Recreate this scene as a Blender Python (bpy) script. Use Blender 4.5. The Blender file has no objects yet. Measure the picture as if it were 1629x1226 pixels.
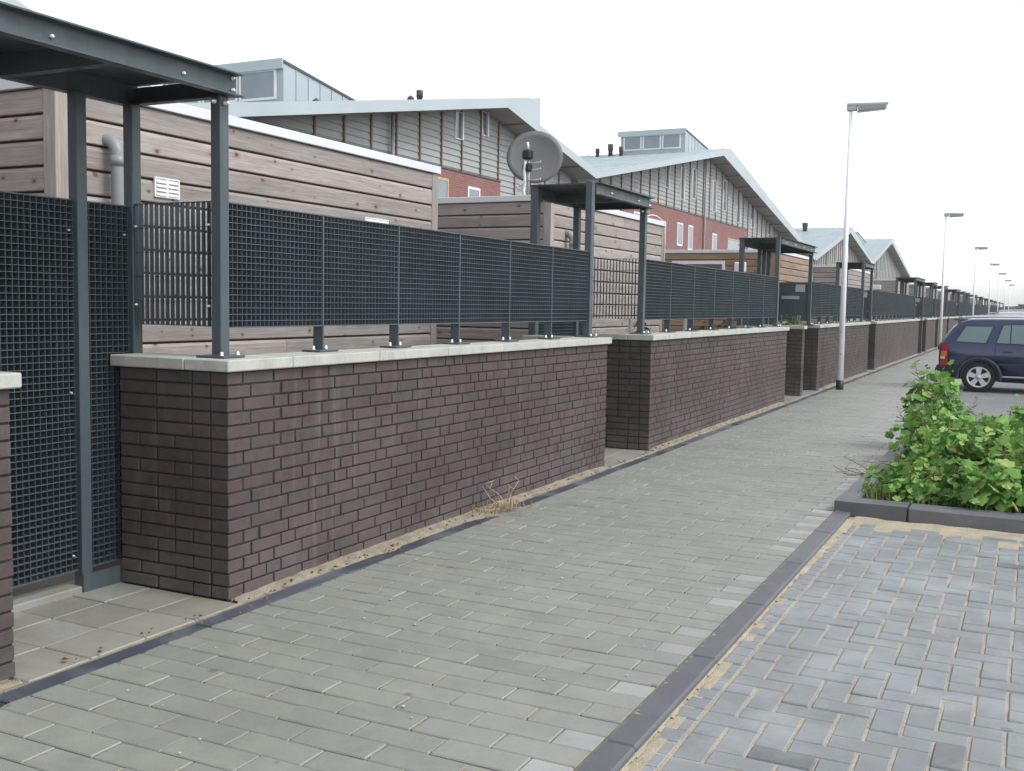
import bpy, bmesh, math, random
from mathutils import Vector, Matrix
R = math.radians
rnd = random.Random(7)
sc = bpy.context.scene
col = sc.collection

# ------------------------------------------------------------------ camera
YAW, PITCH, ROLL, CAMH = 0.4588, 0.0781, 0.01716, 1.40
_f = Vector((-math.sin(YAW)*math.cos(PITCH), math.cos(YAW)*math.cos(PITCH), -math.sin(PITCH)))
_r = Vector((math.cos(YAW), math.sin(YAW), 0)); _u = _r.cross(_f)
_r2 = _r*math.cos(ROLL) + _u*math.sin(ROLL); _u2 = _u*math.cos(ROLL) - _r*math.sin(ROLL)
cd = bpy.data.cameras.new('camera'); cam = bpy.data.objects.new('camera', cd); col.objects.link(cam)
cd.sensor_width = 36; cd.lens = 36*1672.6/1629; cd.clip_start = .05; cd.clip_end = 2000
m = Matrix((_r2, _u2, -_f)).transposed().to_4x4(); m.translation = (0, 0, CAMH)
cam.matrix_world = m
sc.camera = cam

# ------------------------------------------------------------------ sky, sun, exposure
SUN_EL, SUN_AZ = R(50), R(88)           # azimuth measured from +Y towards +X
w = bpy.data.worlds.new('World'); sc.world = w; w.use_nodes = True
wn, wl = w.node_tree.nodes, w.node_tree.links; wn.clear()
sky = wn.new('ShaderNodeTexSky'); sky.sky_type = 'NISHITA'; sky.sun_disc = False
sky.sun_elevation = SUN_EL; sky.sun_rotation = SUN_AZ
sky.air_density = 1.0; sky.dust_density = 1.0; sky.ozone_density = 1.0
hs = wn.new('ShaderNodeHueSaturation'); hs.inputs['Saturation'].default_value = .20
bg = wn.new('ShaderNodeBackground'); bg.inputs['Strength'].default_value = .15
wo = wn.new('ShaderNodeOutputWorld')
wl.new(sky.outputs[0], hs.inputs['Color']); wl.new(hs.outputs[0], bg.inputs[0]); wl.new(bg.outputs[0], wo.inputs[0])
sl = bpy.data.lights.new('sun', 'SUN'); sl.energy = 1.1; sl.angle = R(25); sl.color = (1, .985, .96)
so = bpy.data.objects.new('sun', sl); col.objects.link(so)
d = Vector((math.sin(SUN_AZ)*math.cos(SUN_EL), math.cos(SUN_AZ)*math.cos(SUN_EL), math.sin(SUN_EL)))
so.rotation_euler = d.to_track_quat('Z', 'Y').to_euler()
vs = sc.view_settings; vs.view_transform = 'Standard'; vs.look = 'None'; vs.gamma = 1; vs.exposure = 0.88
vs.use_curve_mapping = False
sc.cycles.use_denoising = True
sc.cycles.max_bounces = 6

# ------------------------------------------------------------------ helpers
def link(o, parent=None):
    col.objects.link(o)
    if parent is not None: o.parent = parent
    return o
def tag(o, label=None, cat=None, group=None, kind=None):
    if label: o['label'] = label
    if cat: o['category'] = cat
    if group: o['group'] = group
    if kind: o['kind'] = kind
    return o
def empty(name, loc=(0, 0, 0), **k):
    o = bpy.data.objects.new(name, None); o.empty_display_size = .1; link(o); o.location = loc
    return tag(o, **k)
def copy_tree(o, parent=None):
    c = o.copy(); col.objects.link(c)
    if parent is not None:
        c.parent = parent; c.matrix_parent_inverse = o.matrix_parent_inverse
    for ch in list(o.children): copy_tree(ch, c)
    return c
class MB:
    def __init__(s): s.v = []; s.f = []; s.sm = []
    def add(s, vs_, fs, smooth=False):
        n = len(s.v); s.v += [tuple(p) for p in vs_]
        for f in fs: s.f.append([n+i for i in f]); s.sm.append(smooth)
        return s
    def box(s, x0, x1, y0, y1, z0, z1):
        return s.add([(x0,y0,z0),(x1,y0,z0),(x1,y1,z0),(x0,y1,z0),(x0,y0,z1),(x1,y0,z1),(x1,y1,z1),(x0,y1,z1)],
              [(3,2,1,0),(4,5,6,7),(0,1,5,4),(1,2,6,5),(2,3,7,6),(3,0,4,7)])
    def cbox(s, x0, x1, y0, y1, z0, z1, b):      # box with chamfered edges, 26 faces
        vs_ = []; c = ((x0+x1)/2, (y0+y1)/2, (z0+z1)/2); h = ((x1-x0)/2, (y1-y0)/2, (z1-z0)/2)
        idx = {}
        for sx in (-1, 1):
            for sy in (-1, 1):
                for sz in (-1, 1):
                    for ax in range(3):
                        q = [h[0]-b, h[1]-b, h[2]-b]; q[ax] = h[ax]
                        idx[(sx, sy, sz, ax)] = len(vs_)
                        vs_.append((c[0]+sx*q[0], c[1]+sy*q[1], c[2]+sz*q[2]))
        fs = []
        for ax in range(3):
            o1, o2 = [a for a in range(3) if a != ax]
            for sg in (-1, 1):
                loop = []
                for a, b_ in ((-1,-1),(1,-1),(1,1),(-1,1)):
                    k = [0,0,0]; k[ax] = sg; k[o1] = a; k[o2] = b_; loop.append(idx[(k[0],k[1],k[2],ax)])
                fs.append(loop)
        for ax in range(3):                      # edges parallel to ax
            o1, o2 = [a for a in range(3) if a != ax]
            for s1 in (-1, 1):
                for s2 in (-1, 1):
                    def g(t, face):
                        k = [0,0,0]; k[ax] = t; k[o1] = s1; k[o2] = s2; return idx[(k[0],k[1],k[2],face)]
                    fs.append([g(-1,o1), g(1,o1), g(1,o2), g(-1,o2)])
        for sx in (-1, 1):
            for sy in (-1, 1):
                for sz in (-1, 1): fs.append([idx[(sx,sy,sz,a)] for a in range(3)])
        return s.add(vs_, fs)
    def tube(s, pts, r, n=8, smooth=True, caps=True, r_end=None):
        pts = [Vector(p) for p in pts]; rings = []
        for i, p in enumerate(pts):
            a = pts[max(i-1, 0)]; b = pts[min(i+1, len(pts)-1)]
            t = (b-a).normalized(); up = Vector((0,0,1)) if abs(t.z) < .95 else Vector((1,0,0))
            e1 = t.cross(up).normalized(); e2 = t.cross(e1)
            rr = r if r_end is None else r + (r_end-r)*i/(len(pts)-1)
            rings.append([p + (e1*math.cos(2*math.pi*k/n) + e2*math.sin(2*math.pi*k/n))*rr for k in range(n)])
        base = len(s.v)
        for rg in rings: s.v += [tuple(q) for q in rg]
        for i in range(len(rings)-1):
            for k in range(n):
                s.f.append([base+i*n+k, base+i*n+(k+1) % n, base+(i+1)*n+(k+1) % n, base+(i+1)*n+k]); s.sm.append(smooth)
        if caps:
            s.f.append([base+k for k in range(n)][::-1]); s.sm.append(False)
            s.f.append([base+(len(rings)-1)*n+k for k in range(n)]); s.sm.append(False)
        return s
    def prism_x(s, yz, x0, x1):                  # polygon in (y,z) extruded along x
        n = len(yz)
        vs_ = [(x0, y, z) for y, z in yz] + [(x1, y, z) for y, z in yz]
        fs = [list(range(n)), list(range(2*n-1, n-1, -1))] + [[i, (i+1) % n, n+(i+1) % n, n+i] for i in range(n)]
        return s.add(vs_, fs)
    def disc_lathe(s, prof, c, axis='y', n=20, smooth=True, caps=True):   # profile [(offset along axis, radius)]
        base = len(s.v)
        for off, r in prof:
            for k in range(n):
                a = 2*math.pi*k/n; p = [0,0,0]
                i = 'xyz'.index(axis); o1, o2 = [j for j in range(3) if j != i]
                p[i] = off; p[o1] = r*math.cos(a); p[o2] = r*math.sin(a)
                s.v.append((c[0]+p[0], c[1]+p[1], c[2]+p[2]))
        for i in range(len(prof)-1):
            for k in range(n):
                s.f.append([base+i*n+k, base+i*n+(k+1) % n, base+(i+1)*n+(k+1) % n, base+(i+1)*n+k]); s.sm.append(smooth)
        for i in (0, len(prof)-1):
            if caps and prof[i][1] > 1e-4: s.f.append([base+i*n+k for k in range(n)]); s.sm.append(False)
        return s
    def mesh(s, name, mat):
        me = bpy.data.meshes.new(name); me.from_pydata(s.v, [], s.f)
        me.polygons.foreach_set('use_smooth', s.sm)
        bm = bmesh.new(); bm.from_mesh(me); bmesh.ops.recalc_face_normals(bm, faces=bm.faces); bm.to_mesh(me); bm.free()
        if mat: me.materials.append(mat)
        return me
    def obj(s, name, mat, parent=None, **k):
        o = bpy.data.objects.new(name, s.mesh(name, mat)); link(o, parent)
        return tag(o, **k)
def inst(name, me, loc, parent=None, rot=None, scale=None):
    o = bpy.data.objects.new(name, me); col.objects.link(o)
    if parent is not None: o.parent = parent
    o.location = loc
    if rot: o.rotation_euler = rot
    if scale: o.scale = scale
    return o

# ------------------------------------------------------------------ materials
class NT:
    def __init__(s, name):
        s.m = bpy.data.materials.new(name); s.m.use_nodes = True
        s.n = s.m.node_tree.nodes; s.l = s.m.node_tree.links
        s.b = s.n['Principled BSDF']
    def node(s, t, **k):
        nd = s.n.new(t)
        for a, v in k.items(): setattr(nd, a, v)
        return nd
    def pos(s, scale=(1,1,1), offset=None):
        g = s.node('ShaderNodeNewGeometry'); mp = s.node('ShaderNodeMapping')
        s.l.new(g.outputs['Position'], mp.inputs['Vector']); mp.inputs['Scale'].default_value = scale
        if offset is not None:
            sc_ = s.node('ShaderNodeVectorMath', operation='SCALE'); sc_.inputs[0].default_value = (17.3, 31.7, 23.1)
            s.l.new(offset, sc_.inputs['Scale']); s.l.new(sc_.outputs[0], mp.inputs['Location'])
        return mp.outputs[0]
    def noise(s, vec, scale, detail=4, rough=.6, dist=0):
        t = s.node('ShaderNodeTexNoise'); t.inputs['Scale'].default_value = scale; t.inputs['Detail'].default_value = detail
        t.inputs['Roughness'].default_value = rough; t.inputs['Distortion'].default_value = dist
        s.l.new(vec, t.inputs['Vector']); return t.outputs['Fac']
    def ramp(s, fac, stops, interp='LINEAR'):
        r = s.node('ShaderNodeValToRGB'); e = r.color_ramp.elements; r.color_ramp.interpolation = interp
        while len(e) < len(stops): e.new(.5)
        for el, (p, c) in zip(e, stops):
            el.position = p; el.color = tuple(c)+(1,) if len(c) == 3 else c
        s.l.new(fac, r.inputs[0]); return r.outputs[0]
    def mix(s, fac, a, b, mode='MIX'):
        x = s.node('ShaderNodeMix', data_type='RGBA', blend_type=mode)
        for i, v in ((0, fac), (6, a), (7, b)):
            if isinstance(v, (int, float)): x.inputs[i].default_value = v
            elif isinstance(v, (tuple, list)): x.inputs[i].default_value = tuple(v)+(1,)
            else: s.l.new(v, x.inputs[i])
        return x.outputs[2]
    def math(s, op, a, b=0.0):
        x = s.node('ShaderNodeMath', operation=op)
        for i, v in enumerate((a, b)):
            if isinstance(v, (int, float)): x.inputs[i].default_value = v
            else: s.l.new(v, x.inputs[i])
        return x.outputs[0]
    def piece(s):        # a random number for each piece, joined or single
        oi = s.node('ShaderNodeObjectInfo'); g = s.node('ShaderNodeNewGeometry')
        return s.math('FRACT', s.math('ADD', oi.outputs['Random'], s.math('MULTIPLY', g.outputs['Random Per Island'], 7.31)))
    def bump(s, h, strength=.3, dist=.01):
        b = s.node('ShaderNodeBump'); b.inputs['Strength'].default_value = strength; b.inputs['Distance'].default_value = dist
        s.l.new(h, b.inputs['Height']); s.l.new(b.outputs[0], s.b.inputs['Normal'])
    def out(s, color=None, rough=.8, metal=0, spec=None):
        if color is not None:
            if isinstance(color, tuple): s.b.inputs['Base Color'].default_value = color+(1,)
            else: s.l.new(color, s.b.inputs['Base Color'])
        if isinstance(rough, (int, float)): s.b.inputs['Roughness'].default_value = rough
        else: s.l.new(rough, s.b.inputs['Roughness'])
        s.b.inputs['Metallic'].default_value = metal
        if spec is not None: s.b.inputs['Specular IOR Level'].default_value = spec
        return s.m
def simple(name, c, rough=.6, metal=0, nscale=6, var=.18, spec=None, bump=0):
    t = NT(name); p = t.pos(); n = t.noise(p, nscale, 5, .65)
    lo = tuple(x*(1-var) for x in c); hi = tuple(min(1, x*(1+var)) for x in c)
    cc = t.ramp(n, [(.3, lo), (.7, hi)])
    if bump: t.bump(t.noise(p, nscale*12, 3), bump, .004)
    return t.out(cc, rough, metal, spec)

def m_brick():
    t = NT('dark_brick'); r = t.piece()
    base = t.ramp(r, [(0, (.055,.039,.039)), (.3, (.066,.044,.042)), (.55, (.060,.044,.045)), (.8, (.073,.047,.043)), (1, (.052,.041,.044))])
    p = t.pos((1,1,1)); n = t.noise(p, 18, 6, .7)
    c = t.mix(.55, base, t.ramp(n, [(.3, (.30,.30,.30)), (.7, (.72,.70,.70))]), 'OVERLAY')
    # pale lime bloom and splash dirt low on the wall
    st = t.noise(t.pos((1, .7, 1.6)), 2.2, 5, .65)
    sep = t.node('ShaderNodeSeparateXYZ'); g = t.node('ShaderNodeNewGeometry'); t.l.new(g.outputs['Position'], sep.inputs[0])
    low = t.math('MULTIPLY', t.math('SUBTRACT', .30, sep.outputs['Z']), 3.2)
    k = t.math('MULTIPLY', t.ramp(st, [(.38, (0,0,0)), (.72, (1,1,1))]), .35)
    k2 = t.node('ShaderNodeClamp'); t.l.new(t.math('ADD', k, t.math('MULTIPLY', t.math('MAXIMUM', low, 0), t.ramp(st, [(.3,(.15,.15,.15)),(.7,(.8,.8,.8))]))), k2.inputs[0])
    c = t.mix(t.math('MULTIPLY', k2.outputs[0], .55), c, (.17,.155,.145))
    dr = t.ramp(t.noise(t.pos((1.5, 5.5, .28)), 2.4, 5, .7), [(.55, (0,0,0)), (.78, (1,1,1))])
    c = t.mix(t.math('MULTIPLY', dr, .40), c, (.20,.185,.18))
    dk = t.ramp(t.noise(t.pos((1, .6, .6)), 1.1, 4, .6), [(.35, (.42,.42,.42)), (.65, (.56,.56,.56))])
    c = t.mix(.7, c, dk, 'OVERLAY')
    t.bump(t.noise(p, 90, 4), .35, .004)
    return t.out(c, .78)
M = {}
M['brick'] = m_brick()
M['mortar'] = simple('dark_mortar', (.031,.030,.031), .95, nscale=30, var=.35, bump=.5)
def m_brickwall(name, c1, c2, mo, bw, bh, ms, plane='yz'):
    t = NT(name); g = t.node('ShaderNodeNewGeometry'); sep = t.node('ShaderNodeSeparateXYZ'); t.l.new(g.outputs['Position'], sep.inputs[0])
    cb = t.node('ShaderNodeCombineXYZ')
    a, b = plane.upper()
    t.l.new(sep.outputs[a], cb.inputs[0]); t.l.new(sep.outputs[b], cb.inputs[1])
    bt = t.node('ShaderNodeTexBrick'); t.l.new(cb.outputs[0], bt.inputs['Vector'])
    bt.inputs['Color1'].default_value = c1+(1,); bt.inputs['Color2'].default_value = c2+(1,); bt.inputs['Mortar'].default_value = mo+(1,)
    bt.inputs['Scale'].default_value = 1; bt.inputs['Brick Width'].default_value = bw; bt.inputs['Row Height'].default_value = bh
    bt.inputs['Mortar Size'].default_value = ms
    n = t.noise(t.pos(), 1.3, 5, .65)
    c = t.mix(.4, bt.outputs['Color'], t.ramp(n, [(.3, (.35,.35,.35)), (.7, (.65,.65,.65))]), 'OVERLAY')
    t.bump(bt.outputs['Fac'], .4, -.005)
    return t.out(c, .85)
M['brick_far'] = m_brickwall('dark_brick_far', (.085,.056,.050), (.066,.048,.047), (.05,.048,.048), .22, .0625, .006)
M['brick_red'] = m_brickwall('red_house_brick', (.27,.105,.095), (.215,.085,.078), (.26,.205,.19), .22, .0625, .006)
def m_coping():
    t = NT('pale_concrete'); r = t.piece(); p = t.pos()
    n = t.noise(p, 7, 6, .7); n2 = t.noise(t.pos((1,1,1)), 60, 3)
    c = t.ramp(n, [(.25, (.33,.34,.305)), (.5, (.43,.44,.40)), (.75, (.51,.51,.47))])
    c = t.mix(t.math('MULTIPLY', r, .25), c, (.36,.36,.32))
    st = t.ramp(t.noise(t.pos((3,3,.5)), 5, 5, .75), [(.52, (0,0,0)), (.74, (1,1,1))])
    c = t.mix(t.math('MULTIPLY', st, .45), c, (.22,.225,.18))
    t.bump(n2, .25, .003)
    return t.out(c, .9)
M['coping'] = m_coping()
def m_paver(name, stops, mort, grit=.3, light=None, rough=.52):
    t = NT(name); r = t.piece(); p = t.pos()
    c = t.ramp(r, stops)
    n = t.noise(p, 5, 6, .7)
    c = t.mix(.5, c, t.ramp(n, [(.25, (.36,.36,.36)), (.75, (.64,.64,.635))]), 'OVERLAY')
    n1 = t.noise(p, .8, 4, .6)
    c = t.mix(.45, c, t.ramp(n1, [(.3, (.40,.40,.40)), (.7, (.60,.60,.60))]), 'OVERLAY')
    sp = t.ramp(t.noise(p, 210, 2, .5), [(.36, (.38,.38,.38)), (.64, (.62,.62,.62))])
    c = t.mix(grit, c, sp, 'OVERLAY')
    if light:
        k = t.ramp(t.noise(p, 2.3, 5, .6, .4), [(.48, (0,0,0)), (.66, (1,1,1))])
        c = t.mix(t.math('MULTIPLY', k, .55), c, light)
    vo = t.node('ShaderNodeTexVoronoi', voronoi_dimensions='2D'); vo.inputs['Scale'].default_value = 2.6; t.l.new(p, vo.inputs['Vector'])
    sc_ = t.node('ShaderNodeSeparateColor'); t.l.new(vo.outputs['Color'], sc_.inputs[0])
    spot = t.ramp(t.math('SUBTRACT', t.math('MULTIPLY', t.math('POWER', sc_.outputs[0], 3.0), .085), t.math('ADD', vo.outputs['Distance'], t.math('MULTIPLY', t.noise(p, 30, 3), .03))), [(.0, (0,0,0)), (.03, (1,1,1))])
    c = t.mix(t.math('MULTIPLY', spot, .5), c, (.10,.098,.09))
    sn = t.noise(p, 1.7, 6, .72, .8)
    c = t.mix(t.math('MULTIPLY', t.ramp(sn, [(.56, (0,0,0)), (.72, (1,1,1))]), .30), c, (.11,.105,.09))
    c = t.mix(t.math('MULTIPLY', t.ramp(sn, [(.30, (1,1,1)), (.42, (0,0,0))]), .25), c, (.36,.34,.28))
    t.bump(t.noise(p, 140, 3), .3, .002)
    return t.out(c, rough)
M['paver'] = m_paver('grey_pavement_block', [(0, (.232,.240,.216)), (.4, (.245,.250,.224)), (.7, (.256,.259,.230)), (.95, (.250,.257,.235)), (1, (.215,.222,.203))], None)
M['paver_light'] = m_paver('pale_half_block', [(0, (.29,.30,.29)), (1, (.34,.35,.335))], None)
M['paver_blue'] = m_paver('blue_grey_road_block', [(0, (.198,.213,.221)), (.3, (.214,.230,.237)), (.65, (.225,.240,.245)), (.90, (.203,.217,.223)), (.975, (.183,.195,.20)), (1, (.13,.14,.146))], None, .35, (.33,.355,.37))
M['tile_b'] = m_paver('sandy_entrance_tile', [(0, (.25,.24,.203)), (1, (.29,.28,.24))], None, .4)
M['tile'] = m_paver('entrance_tile', [(0, (.27,.275,.25)), (.5, (.31,.315,.29)), (1, (.23,.225,.19))], None, .4, (.21,.19,.14))
M['kerb'] = m_paver('dark_kerb', [(0, (.095,.10,.112)), (1, (.125,.13,.14))], None, .3)
M['kerb2'] = m_paver('planter_kerb', [(0, (.105,.108,.122)), (1, (.135,.138,.15))], None, .3)
M['gutter'] = m_paver('gutter_stone', [(0, (.035,.042,.055)), (.5, (.055,.065,.085)), (1, (.075,.085,.11))], None, .5, (.21,.235,.27))
def m_sand(name, a, b, c3):
    t = NT(name); p = t.pos(); n = t.noise(p, 9, 6, .7); n2 = t.noise(p, 160, 3)
    c = t.ramp(n, [(.3, a), (.55, b), (.8, c3)])
    c = t.mix(.6, c, t.ramp(n2, [(.3, (.3,.3,.3)), (.7, (.7,.7,.7))]), 'OVERLAY')
    t.bump(n2, .6, .006); return t.out(c, .97)
M['sand'] = m_sand('joint_sand', (.30,.26,.19), (.40,.35,.26), (.47,.42,.33))
M['sand_wall'] = m_sand('wall_foot_sand', (.15,.13,.10), (.27,.235,.175), (.37,.33,.26))
M['joint'] = m_sand('dirty_joint', (.13,.125,.105), (.19,.18,.15), (.27,.25,.20))
M['soil'] = m_sand('bed_soil', (.035,.028,.020), (.065,.052,.038), (.11,.09,.065))
M['ground'] = m_sand('open_ground', (.10,.095,.08), (.15,.14,.12), (.18,.17,.14))
M['pavement_far'] = m_brickwall('pavement_far', (.235,.24,.225), (.20,.207,.195), (.13,.125,.11), .296, .128, .006, 'xy')
M['road_far'] = m_brickwall('road_far', (.19,.205,.215), (.145,.16,.17), (.24,.22,.17), .21, .105, .005, 'xy')
def m_steel(name, c):
    t = NT(name); p = t.pos(); n = t.noise(p, 3, 5, .6)
    cc = t.ramp(n, [(.3, tuple(x*.86 for x in c)), (.7, tuple(x*1.12 for x in c))])
    du = t.ramp(t.noise(t.pos((9, 9, .5)), 2.2, 6, .72), [(.50, (0,0,0)), (.78, (1,1,1))])
    cc = t.mix(t.math('MULTIPLY', du, .32), cc, tuple(x*1.2+.05 for x in c))
    return t.out(cc, t.ramp(t.noise(p, 14, 4), [(.3, (.34,.34,.34)), (.7, (.62,.62,.62))]), 0, .4)
M['steel'] = m_steel('grey_green_steel', (.068,.090,.102))
M['grating'] = m_steel('grating_steel', (.072,.096,.109))
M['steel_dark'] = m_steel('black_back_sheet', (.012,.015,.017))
M['bolt'] = simple('bright_bolt', (.75,.76,.78), .35, .6)
def m_wood(name, axis, stops, knots=True, grey=.3):
    t = NT(name); r = t.piece()
    st = {'y': (14, .9, 14), 'x': (.9, 14, 14), 'z': (14, 14, .9)}[axis]
    v = t.pos(st, r); n = t.noise(v, 1.6, 7, .68, .6)
    c = t.ramp(n, stops)
    rr = t.ramp(r, [(0, (.40,.40,.40)), (.5, (.5,.495,.49)), (1, (.60,.59,.585))])
    c = t.mix(.8, c, rr, 'OVERLAY')
    wv = t.noise(t.pos({'y': (1,.25,1), 'x': (.25,1,1), 'z': (1,1,.3)}[axis], r), 3.5, 4, .6)
    c = t.mix(t.math('MULTIPLY', t.ramp(wv, [(.4, (0,0,0)), (.7, (1,1,1))]), grey), c, (.40,.385,.37))
    fine = t.noise(t.pos({'y': (60, 2.2, 60), 'x': (2.2, 60, 60), 'z': (60, 60, 2.2)}[axis], r), 1.5, 4, .7)
    c = t.mix(.55, c, t.ramp(fine, [(.34, (.32,.31,.30)), (.66, (.66,.66,.66))]), 'OVERLAY')
    if knots:
        g = t.node('ShaderNodeNewGeometry'); sp_ = t.node('ShaderNodeSeparateXYZ'); t.l.new(g.outputs['Position'], sp_.inputs[0])
        cb_ = t.node('ShaderNodeCombineXYZ'); t.l.new(t.math('ADD', t.math('MULTIPLY', sp_.outputs['Y' if axis == 'y' else 'X'], .7), t.math('MULTIPLY', r, 9.7)), cb_.inputs[0]); t.l.new(sp_.outputs['Z'], cb_.inputs[1])
        vo = t.node('ShaderNodeTexVoronoi', voronoi_dimensions='2D'); vo.inputs['Scale'].default_value = 6.0; t.l.new(cb_.outputs[0], vo.inputs['Vector'])
        sepc = t.node('ShaderNodeSeparateColor'); t.l.new(vo.outputs['Color'], sepc.inputs[0])
        rad = t.math('MULTIPLY', sepc.outputs[0], .105)
        k = t.ramp(t.math('SUBTRACT', rad, vo.outputs['Distance']), [(.0, (0,0,0)), (.035, (1,1,1))])
        halo = t.ramp(t.math('SUBTRACT', t.math('MULTIPLY', rad, 2.4), vo.outputs['Distance']), [(.0, (0,0,0)), (.12, (1,1,1))])
        c = t.mix(t.math('MULTIPLY', halo, .35), c, (.20,.13,.095))
        c = t.mix(t.math('MULTIPLY', k, .8), c, (.075,.05,.038))
    n = t.math('ADD', n, fine)
    t.bump(n, .35, .003)
    return t.out(c, .88)
GW = [(.28, (.235,.200,.182)), (.45, (.295,.262,.242)), (.6, (.335,.303,.284)), (.78, (.415,.388,.368))]
BW = [(.25, (.20,.120,.065)), (.5, (.29,.180,.105)), (.75, (.37,.25,.16))]
M['wood_y'] = m_wood('weathered_wood_along', 'y', GW); M['wood_x'] = m_wood('weathered_wood_across', 'x', GW); M['wood_z'] = m_wood('weathered_wood_post', 'z', GW, False)
M['wood_by'] = m_wood('brown_wood_along', 'y', [(.25,(.20,.13,.085)),(.5,(.28,.19,.13)),(.75,(.35,.26,.19))]); M['wood_bx'] = m_wood('brown_wood_across', 'x', BW, True, .3); M['wood_bz'] = m_wood('brown_wood_post', 'z', BW, False, .1)
M['wood_core'] = simple('shed_dark_core', (.115,.062,.046), .95)
M['batten'] = m_wood('red_brown_batten', 'z', [(.25, (.13,.070,.050)), (.5, (.18,.100,.072)), (.75, (.23,.135,.10))], False, .1)
M['trim'] = simple('white_roof_trim', (.66,.68,.71), .45, .1, 2, .05)
M['roofing'] = simple('flat_roof_felt', (.06,.06,.06), .95)
M['zinc'] = simple('zinc_roof', (.37,.435,.46), .5, .25, .7, .10)
M['fascia'] = simple('zinc_fascia', (.42,.485,.505), .45, .2, .7, .06)
M['soffit'] = simple('soffit_board', (.37,.36,.36), .85, 0, 1.5, .10)
M['siding'] = simple('grey_siding', (.335,.35,.345), .75, 0, .9, .09)
M['dormer'] = simple('zinc_dormer', (.37,.425,.45), .5, .2, .8, .08)
M['white'] = simple('white_frame', (.74,.75,.76), .5, 0, 4, .05)
M['frame_dark'] = simple('dark_frame', (.05,.055,.06), .5)
M['frame_yellow'] = simple('yellow_frame', (.52,.38,.16), .6)
M['pvc'] = simple('grey_plastic_pipe', (.25,.26,.27), .4, 0, 5, .08)
M['dark_vent'] = simple('dark_vent_cap', (.05,.04,.045), .7)
def m_glass(name, c, rough=.06):
    t = NT(name); n = t.noise(t.pos(), 1.1, 2)
    return t.out(t.ramp(n, [(.3, tuple(x*.8 for x in c)), (.7, c)]), rough, 0, .8)
M['glass'] = m_glass('window_glass', (.10,.12,.14)); M['glass_sky'] = m_glass('dormer_glass', (.20,.25,.29))
M['dish'] = simple('dish_grey', (.15,.155,.163), .5, 0, 2, .06)
M['cable'] = simple('white_cable', (.72,.72,.72), .5)
M['black'] = simple('black_plastic', (.015,.015,.017), .5)
M['lamp_white'] = simple('white_lacquered_pole', (.90,.91,.93), .4, 0, 2, .04)
M['lamp_grey'] = simple('lamp_housing', (.45,.48,.49), .4, .2, 3, .06)
def m_paint(name, c):
    t = NT(name); n = t.noise(t.pos(), 1.5, 3)
    m_ = t.out(t.ramp(n, [(.3, tuple(x*.9 for x in c)), (.7, c)]), .28, .25, .5)
    t.b.inputs['Coat Weight'].default_value = .9; t.b.inputs['Coat Roughness'].default_value = .06
    return m_
M['paint_blue'] = m_paint('dark_blue_car_paint', (.010,.020,.080)); M['paint_silver'] = m_paint('silver_car_paint', (.55,.57,.60))
M['car_trim'] = simple('dark_blue_plastic', (.020,.024,.045), .5); M['tyre'] = simple('tyre_rubber', (.018,.018,.019), .8, 0, 30, .2)
M['alloy'] = simple('alloy_rim', (.66,.67,.69), .3, .5, 5, .05)
M['red_lens'] = simple('red_lens', (.42,.012,.02), .15, 0, 9, .15, .7); M['amber_lens'] = simple('amber_lens', (.75,.20,.02), .15, 0, 9, .1, .7); M['clear_lens'] = simple('clear_lens', (.75,.74,.74), .15, 0, 9, .05, .7)
t = NT('car_glass'); t.out((.16,.25,.26), .04, 0, .9); t.b.inputs['Alpha'].default_value = .72; M['car_glass'] = t.m
def m_leaf(name, stops):
    t = NT(name); r = t.piece(); p = t.pos(); c = t.ramp(r, stops)
    c = t.mix(.5, c, t.ramp(t.noise(p, 24, 4), [(.3, (.36,.36,.36)), (.7, (.64,.64,.60))]), 'OVERLAY')
    mm = t.out(c, .5, 0, .35)
    tr = t.node('ShaderNodeBsdfTranslucent'); t.l.new(c, tr.inputs['Color'])
    mx = t.node('ShaderNodeMixShader'); mx.inputs[0].default_value = .38
    o = t.n['Material Output']; t.l.new(t.b.outputs[0], mx.inputs[1]); t.l.new(tr.outputs[0], mx.inputs[2]); t.l.new(mx.outputs[0], o.inputs[0])
    return mm
M['leaf'] = m_leaf('mallow_leaf', [(0, (.045,.12,.025)), (.2, (.10,.26,.045)), (.5, (.19,.40,.07)), (.75, (.27,.49,.11)), (.9, (.38,.58,.20)), (.985, (.45,.50,.16)), (1, (.40,.27,.10))])
M['leaf_dark'] = m_leaf('shrub_leaf', [(0, (.035,.075,.025)), (.5, (.06,.12,.035)), (.8, (.11,.15,.04)), (1, (.22,.17,.06))])
M['stem'] = simple('green_stem', (.16,.20,.07), .7); M['dry'] = m_leaf('dry_grass', [(0, (.30,.22,.11)), (.5, (.42,.33,.18)), (1, (.24,.15,.08))])
M['dry_red'] = m_leaf('dry_red_weed', [(0, (.16,.08,.055)), (.5, (.25,.14,.09)), (1, (.34,.24,.14))])
M['twig'] = simple('pale_twig', (.46,.38,.24), .85)
M['hedge'] = simple('far_hedge', (.055,.05,.05), .95, 0, .4, .35)

# ================================================================== SETTING
WX = -3.278                        # street face of the garden walls
o = MB().add([(-400,-60,-.30),(400,-60,-.30),(400,900,-.30),(-400,900,-.30)], [(0,1,2,3)]).obj('ground', M['ground'], kind='structure')
o = MB().box(-13.9, WX-.02, -6, 190, -.28, -.02).obj('garden_ground', M['soil'], kind='structure')

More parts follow.
